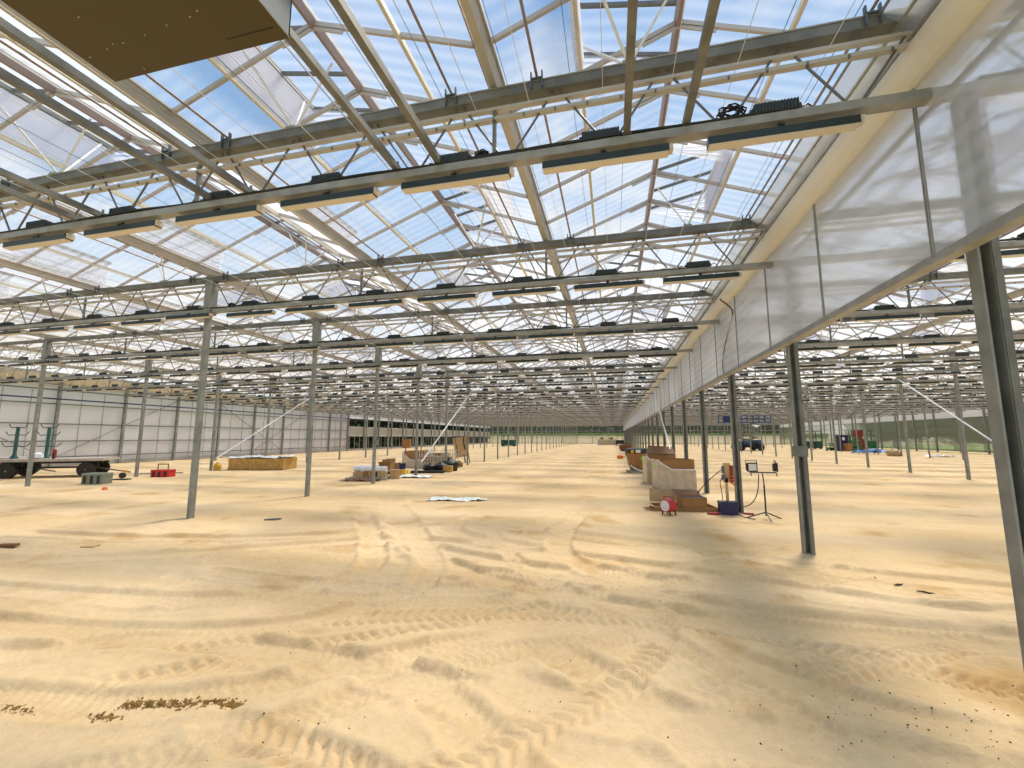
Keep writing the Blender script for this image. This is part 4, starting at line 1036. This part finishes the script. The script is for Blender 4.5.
t = thing('blue_tarp_heap', 'bright blue tarp heap on the sand in the right bay', 'tarp', (28.6, 57.4, 0), .1)
solid(sheet(3.0, 1.6, 14, 8, .28, .05, 21).build('tarp', 'bluetarp', t)); MB().box(-.2, .8, -.3, .3, .3, .6).build('white_sack', 'wrapw', t)
bag(28.0, 52.0, 0, .55, 6, 'tan heap of packaging on the sand right of the blue tarp', 'card2', 'packing_heap', 'heap')
bag(28.5, 52.3, 0, .4, 7, 'smaller brown heap beside the tan packaging', 'card', 'packing_heap', 'heap')
tag(solid(sheet(2.4, .9, 12, 6, .10, .04, 22).build('plastic_sheet', 'wrapw', None, (31.0, 50.2, 0), .1)), 'grey white plastic on the sand near the right wall', 'plastic sheet')

# scissor lift with a worker
t = thing('scissor_lift', 'blue rough terrain scissor lift raised in the right bay', 'scissor lift', (18.9, 68, 0), .22)
MB().box(-1.8, 1.8, -.8, .8, .45, 1.15).box(-.6, .6, -.85, .85, .6, 1.2, 0).build('chassis', 'black', t); MB().box(-.9, .2, -.87, .87, .9, 1.3).build('cover', 'blue', t); MB().box(.9, 1.5, -.87, .87, .9, 1.5).build('engine_cover', 'blue', t)
for sx in (-1.35, 1.35):
    for sy in (-.95, .95): MB().lathe([(.3, -.17), (.5, -.15), (.5, .15), (.3, .17)], 18, (sx, sy, .5), 0, 'Y').build('wheel', 'tyre', t)
for n in range(4):
    z0, z1 = 1.15 + n * .7, 1.15 + (n + 1) * .7
    for sy in (-.5, .5): MB().bar((-1.4, sy, z0), (1.4, sy, z1), .12).bar((1.4, sy + .02, z0), (-1.4, sy + .02, z1), .12).build('scissor_arm', 'olive', t) if 'olive' in M else MB().bar((-1.4, sy, z0), (1.4, sy, z1), .12).bar((1.4, sy + .02, z0), (-1.4, sy + .02, z1), .12).build('scissor_arm', 'greygreen', t)
MB().box(-3.6, 3.2, -.8, .8, 3.95, 4.1).build('platform', 'blue', t)
f = MB()
for q in range(9):
    x = -3.55 + q * .84
    for sy in (-.78, .78): f.bar((x, sy, 4.1), (x, sy, 5.0), .09)
for z in (4.55, 5.0):
    for sy in (-.78, .78): f.bar((-3.55, sy, z), (3.15, sy, z), .09)
    for x in (-3.55, 3.15): f.bar((x, -.78, z), (x, .78, z), .06)
f.build('guard_rail', 'blue', t); MB().box(-3.6, -2.2, -.82, -.78, 4.1, 4.85).build('side_panel', 'navy', t)

def person(x, y, z, rz, lb):
    J = {'pel': (0, 0, .92), 'che': (0, 0, 1.25), 'nek': (0, 0, 1.48), 'hed': (0, -.02, 1.62), 'top': (0, -.01, 1.73),
         'lhp': (.10, 0, .88), 'lkn': (.12, -.03, .48), 'lan': (.13, 0, .08), 'lto': (.13, -.16, .04),
         'rhp': (-.10, 0, .88), 'rkn': (-.12, .02, .48), 'ran': (-.14, .04, .08), 'rto': (-.14, -.12, .04),
         'lsh': (.19, 0, 1.42), 'lel': (.30, -.12, 1.18), 'lwr': (.22, -.34, 1.12), 'lha': (.20, -.42, 1.12),
         'rsh': (-.19, 0, 1.42), 'rel': (-.34, -.10, 1.22), 'rwr': (-.30, -.32, 1.25), 'rha': (-.28, -.40, 1.27)}
    R = {'pel': .14, 'che': .15, 'nek': .055, 'hed': .095, 'top': .07, 'lhp': .095, 'lkn': .06, 'lan': .045, 'lto': .04, 'lsh': .065, 'lel': .045, 'lwr': .032, 'lha': .035}
    ks = list(J); E_ = [('pel', 'che'), ('che', 'nek'), ('nek', 'hed'), ('hed', 'top')]
    for s in 'lr': E_ += [('pel', s + 'hp'), (s + 'hp', s + 'kn'), (s + 'kn', s + 'an'), (s + 'an', s + 'to'), ('che', s + 'sh'), (s + 'sh', s + 'el'), (s + 'el', s + 'wr'), (s + 'wr', s + 'ha')]
    me = bpy.data.meshes.new('person'); me.from_pydata([J[k] for k in ks], [(ks.index(a), ks.index(b_)) for a, b_ in E_], []); me.materials.append(M['navy'])
    o = bpy.data.objects.new('person', me); COL.objects.link(o); o.location = (x, y, z); o.rotation_euler = (0, 0, rz)
    sk = o.modifiers.new('skin', 'SKIN'); sd = me.skin_vertices[0].data
    for i, k in enumerate(ks):
        rr = R.get(k, R.get('l' + k[1:], .06)); sd[i].radius = (rr, rr)
    sd[0].use_root = True
    ss = o.modifiers.new('sub', 'SUBSURF'); ss.levels = ss.render_levels = 2
    tag(o, lb, 'person')
    MB().lathe([(.15, .98), (.185, 1.1), (.20, 1.3), (.19, 1.44), (.08, 1.5)], 14).build('red_shirt', 'red', o, smooth=True)
    MB().lathe([(.125, 1.66), (.12, 1.72), (.09, 1.78), (.03, 1.81)], 14).build('hard_hat', 'red', o, smooth=True)
    return o
person(15.85, 67.3, 4.1, .3, 'person in a red shirt standing in the raised lift basket')

# ---- far end things ----
for n, (x, lb) in enumerate([(-2.5, 'left pale crate against the far end wall'), (-.3, 'right pale crate against the far end wall')]):
    t = thing('pale_crate', lb, 'crate', (x, 106, 0)); m = MB()
    for q in range(6): m.box(-1, 1, -.6, .6, .05 + q * .22, .22 + q * .22)
    m.build('boarding', 'woodgrey', t); MB().box(-1.04, -.9, -.64, .64, 0, 1.4).box(.9, 1.04, -.64, .64, 0, 1.4).build('corner_post', 'wood', t)
    bag(x - .1, 106, 1.37, .45, 30 + n, ['brown sacking heaped on the left pale crate', 'brown sacking heaped on the right pale crate'][n], 'card', 'brown_sack', 'sack')
t = thing('dark_forklift', 'dark machine parked at the far end by the curtain row', 'forklift', (1.6, 104, 0)); MB().box(-.9, .9, -1, 1, .3, 1.2).build('body', 'black', t); MB().box(-.7, -.6, -.8, .5, 1.2, 2.2).box(.6, .7, -.8, .5, 1.2, 2.2).box(-.75, .75, -.8, .5, 2.15, 2.25).build('cab_frame', 'brace', t)
for sx in (-.8, .8):
    for sy in (-.7, .7): MB().lathe([(.35, -.12), (.35, .12)], 14, (sx, sy, .35), 0, 'X').build('wheel', 'tyre', t)
for n, (x, y, s, m, lb) in enumerate([(1.7, 62, .9, 'carddark', 'dark heap beside the far curtain columns'), (1.75, 44, .6, 'carddark', 'dark brown heap behind the black-lidded bin'), (.6, 40, .3, 'orange', 'small orange heap left of the black-lidded bin'), (2.3, 36, .5, 'wrap', 'pale wrapped heap just behind the black-lidded bin')]):
    bag(x, y, -.02, s, 40 + n, lb, m, 'heap_of_packing', 'heap')
crate_rack(-21.0, 86, .0, 3.0, 3.0, 1.4, 'teal', 'dark green framed machine near the far left end')

# ================= outside =================
struct(MB().add([(-400, -100, -.35), (400, -100, -.35), (400, 500, -.35), (-400, 500, -.35)], [(0, 1, 2, 3)]).build('ground', 'grass'), 'green field outside')
bank = MB().prism([(-9, 0), (9, 0), (3, 1.7), (-3, 1.7)], -90, 90)
bank.v = [(y, x, z) for x, y, z in bank.v]; bank.f = [tuple(reversed(f)) for f in bank.f]
struct(bank.build('bank', 'scrub', None, (0, YF + 16, -.3)), 'dry scrub bank outside the far end')
struct(MB().prism([(-60, -.3), (95, -.3), (95, 3.0), (0, 3.4), (-50, 3.1)], 0, 3).build('hill', 'grass', None, (-30, YF + 28, 0)), 'bright grass slope beyond the far end')
def tree_meshes(seed):
    r = np.random.RandomState(seed); tr = MB().tube([(0, 0, -.4), (.1, 0, 2), (0, .1, 5)], [.35, .28, .12], 8)
    for q in range(5):
        a = q * 1.26; tr.tube([(0, 0, 2.5 + .4 * q), (1.3 * math.cos(a), 1.3 * math.sin(a), 4 + .5 * q)], [.12, .05], 5)
    cr = MB(); n = 2600
    cen = [(r.uniform(-1.7, 1.7), r.uniform(-1.7, 1.7), r.uniform(2.4, 7.2), r.uniform(1.1, 1.9)) for _ in range(14)]
    for _ in range(n):
        c = cen[r.randint(14)]; d = r.randn(3); d /= np.linalg.norm(d); q = c[3] * r.uniform(.75, 1.05)
        p = np.array(c[:3]) + d * q; u = np.cross(d, r.randn(3)); u /= np.linalg.norm(u); v = np.cross(d, u) + .5 * r.randn(3) * .6; s = r.uniform(.26, .5)
        cr.add([p - u * s, p - v * s * .6, p + u * s, p + v * s * .6], [(0, 1, 2, 3)])
    return tr.mesh('trunk', 'bark'), cr.mesh('crown', 'leaf')
TM = [tree_meshes(50 + i) for i in range(3)]
def tree(x, y, s, n, lb, grp):
    t = thing('tree', lb, 'tree', (x, y, -.35), random.uniform(0, 6), grp); t.scale = (s * 1.25, s * 1.25, s)
    a, b_ = TM[n % 3]; link('trunk', a, t); link('crown', b_, t)
n = 0
for row, (dy, sc) in enumerate(((34, 1.0), (42, 1.25))):
    for q in range(17):
        x = -62 + q * 7.4 + random.uniform(-1, 1) + row * 3.5
        tree(x, YF + dy + random.uniform(-2, 2), sc * random.uniform(.85, 1.1), n, 'dark leafy tree in the tree line beyond the far end wall', 'trees beyond the far end'); n += 1
for q in range(14):
    tree(XL - 10 - random.uniform(0, 3), 46 + q * 6.2, random.uniform(.8, 1.0), n, 'dark leafy tree seen through the open side beyond the white wall', 'trees beyond the left side'); n += 1
for q in range(13):
    tree(XW + 12 + random.uniform(0, 3), 36 + q * 6.5, random.uniform(.80, .92), n, 'green tree seen blurred through the right side film', 'trees beyond the right side'); n += 1

# dense dark hedge just outside the open stretch of the left side
hm = MB().box(XL - 5.5, XL - 3.6, YO - 4, YF + 8, -.4, 5.0); r = np.random.RandomState(77)
for _ in range(9000):
    p = np.array([XL - 3.5 + r.uniform(-.25, .25), r.uniform(YO - 4, YF + 8), r.uniform(-.3, 5.4)]); u = r.randn(3) * .22; v = r.randn(3) * .22
    hm.add([p - u, p - v, p + u, p + v], [(0, 1, 2, 3)])
o = hm.build('hedge', 'leaf'); tag(o, 'dark dense hedge seen through the open stretch of the left side', 'hedge'); o['kind'] = 'stuff'
# ================= light, sky, camera =================
w = bpy.data.worlds.new('sky'); SC.world = w; w.use_nodes = True
n_, l_ = w.node_tree.nodes, w.node_tree.links; n_.clear()
out = n_.new('ShaderNodeOutputWorld'); bg = n_.new('ShaderNodeBackground'); bg.inputs['Strength'].default_value = .92
tc = n_.new('ShaderNodeTexCoord'); sep = n_.new('ShaderNodeSeparateXYZ'); l_.new(tc.outputs['Generated'], sep.inputs[0])
rp = n_.new('ShaderNodeValToRGB'); e = rp.color_ramp.elements
e[0].position = 0; e[0].color = (.95, .96, .97, 1); e[1].position = .8; e[1].color = (.20, .42, .82, 1)
x_ = e.new(.22); x_.color = (.68, .80, .95, 1); x_ = e.new(.45); x_.color = (.32, .56, .90, 1)
l_.new(sep.outputs['Z'], rp.inputs['Fac'])
mxz = n_.new('ShaderNodeMath'); mxz.operation = 'MAXIMUM'; mxz.inputs[1].default_value = .08; l_.new(sep.outputs['Z'], mxz.inputs[0])
dv = n_.new('ShaderNodeVectorMath'); dv.operation = 'DIVIDE'; l_.new(tc.outputs['Generated'], dv.inputs[0])
cb = n_.new('ShaderNodeCombineXYZ')
for q in range(3): l_.new(mxz.outputs[0], cb.inputs[q])
l_.new(cb.outputs[0], dv.inputs[1])
nz = n_.new('ShaderNodeTexNoise'); nz.inputs['Scale'].default_value = 1.5; nz.inputs['Detail'].default_value = 6; nz.inputs['Roughness'].default_value = .55
l_.new(dv.outputs[0], nz.inputs['Vector'])
cr = n_.new('ShaderNodeValToRGB'); cr.color_ramp.elements[0].position = .46; cr.color_ramp.elements[1].position = .74
ml = n_.new('ShaderNodeMath'); ml.operation = 'MULTIPLY_ADD'; ml.inputs[1].default_value = -.30; l_.new(sep.outputs['Z'], ml.inputs[0])
ml2 = n_.new('ShaderNodeMath'); ml2.operation = 'ADD'; ml2.inputs[1].default_value = .13; l_.new(ml.outputs[0], ml2.inputs[0]); l_.new(nz.outputs['Fac'], ml.inputs[2])
l_.new(ml2.outputs[0], cr.inputs['Fac'])
mx = n_.new('ShaderNodeMix'); mx.data_type = 'RGBA'; l_.new(cr.outputs['Color'], mx.inputs[0]); l_.new(rp.outputs['Color'], mx.inputs[6]); mx.inputs[7].default_value = (1.08, 1.04, .98, 1)
l_.new(mx.outputs[2], bg.inputs['Color']); l_.new(bg.outputs[0], out.inputs['Surface'])

sun = bpy.data.lights.new('sun', 'SUN'); sun.energy = 5.2; sun.angle = math.radians(15); sun.color = (1, .93, .81)
so = bpy.data.objects.new('sun', sun); COL.objects.link(so)
sd = Vector((.27, .50, .95)).normalized()      # direction towards the sun
so.rotation_euler = sd.to_track_quat('Z', 'Y').to_euler()

cam = bpy.data.cameras.new('camera'); co = bpy.data.objects.new('camera', cam); COL.objects.link(co)
cam.sensor_width = 36; cam.lens = 36 * F / 1024; cam.clip_start = .05; cam.clip_end = 1000
R_ = Matrix((RT, UP, -FW)).transposed(); co.matrix_world = Matrix.Translation((0, 0, CH)) @ R_.to_4x4()
SC.camera = co
SC.view_settings.view_transform = 'Standard'; SC.view_settings.look = 'None'; SC.view_settings.gamma = 1
SC.view_settings.use_curve_mapping = False; SC.view_settings.exposure = 0.03
SC.cycles.transparent_max_bounces = 24; SC.cycles.max_bounces = 7; SC.cycles.diffuse_bounces = 4
SC.cycles.caustics_refractive = False; SC.cycles.caustics_reflective = False
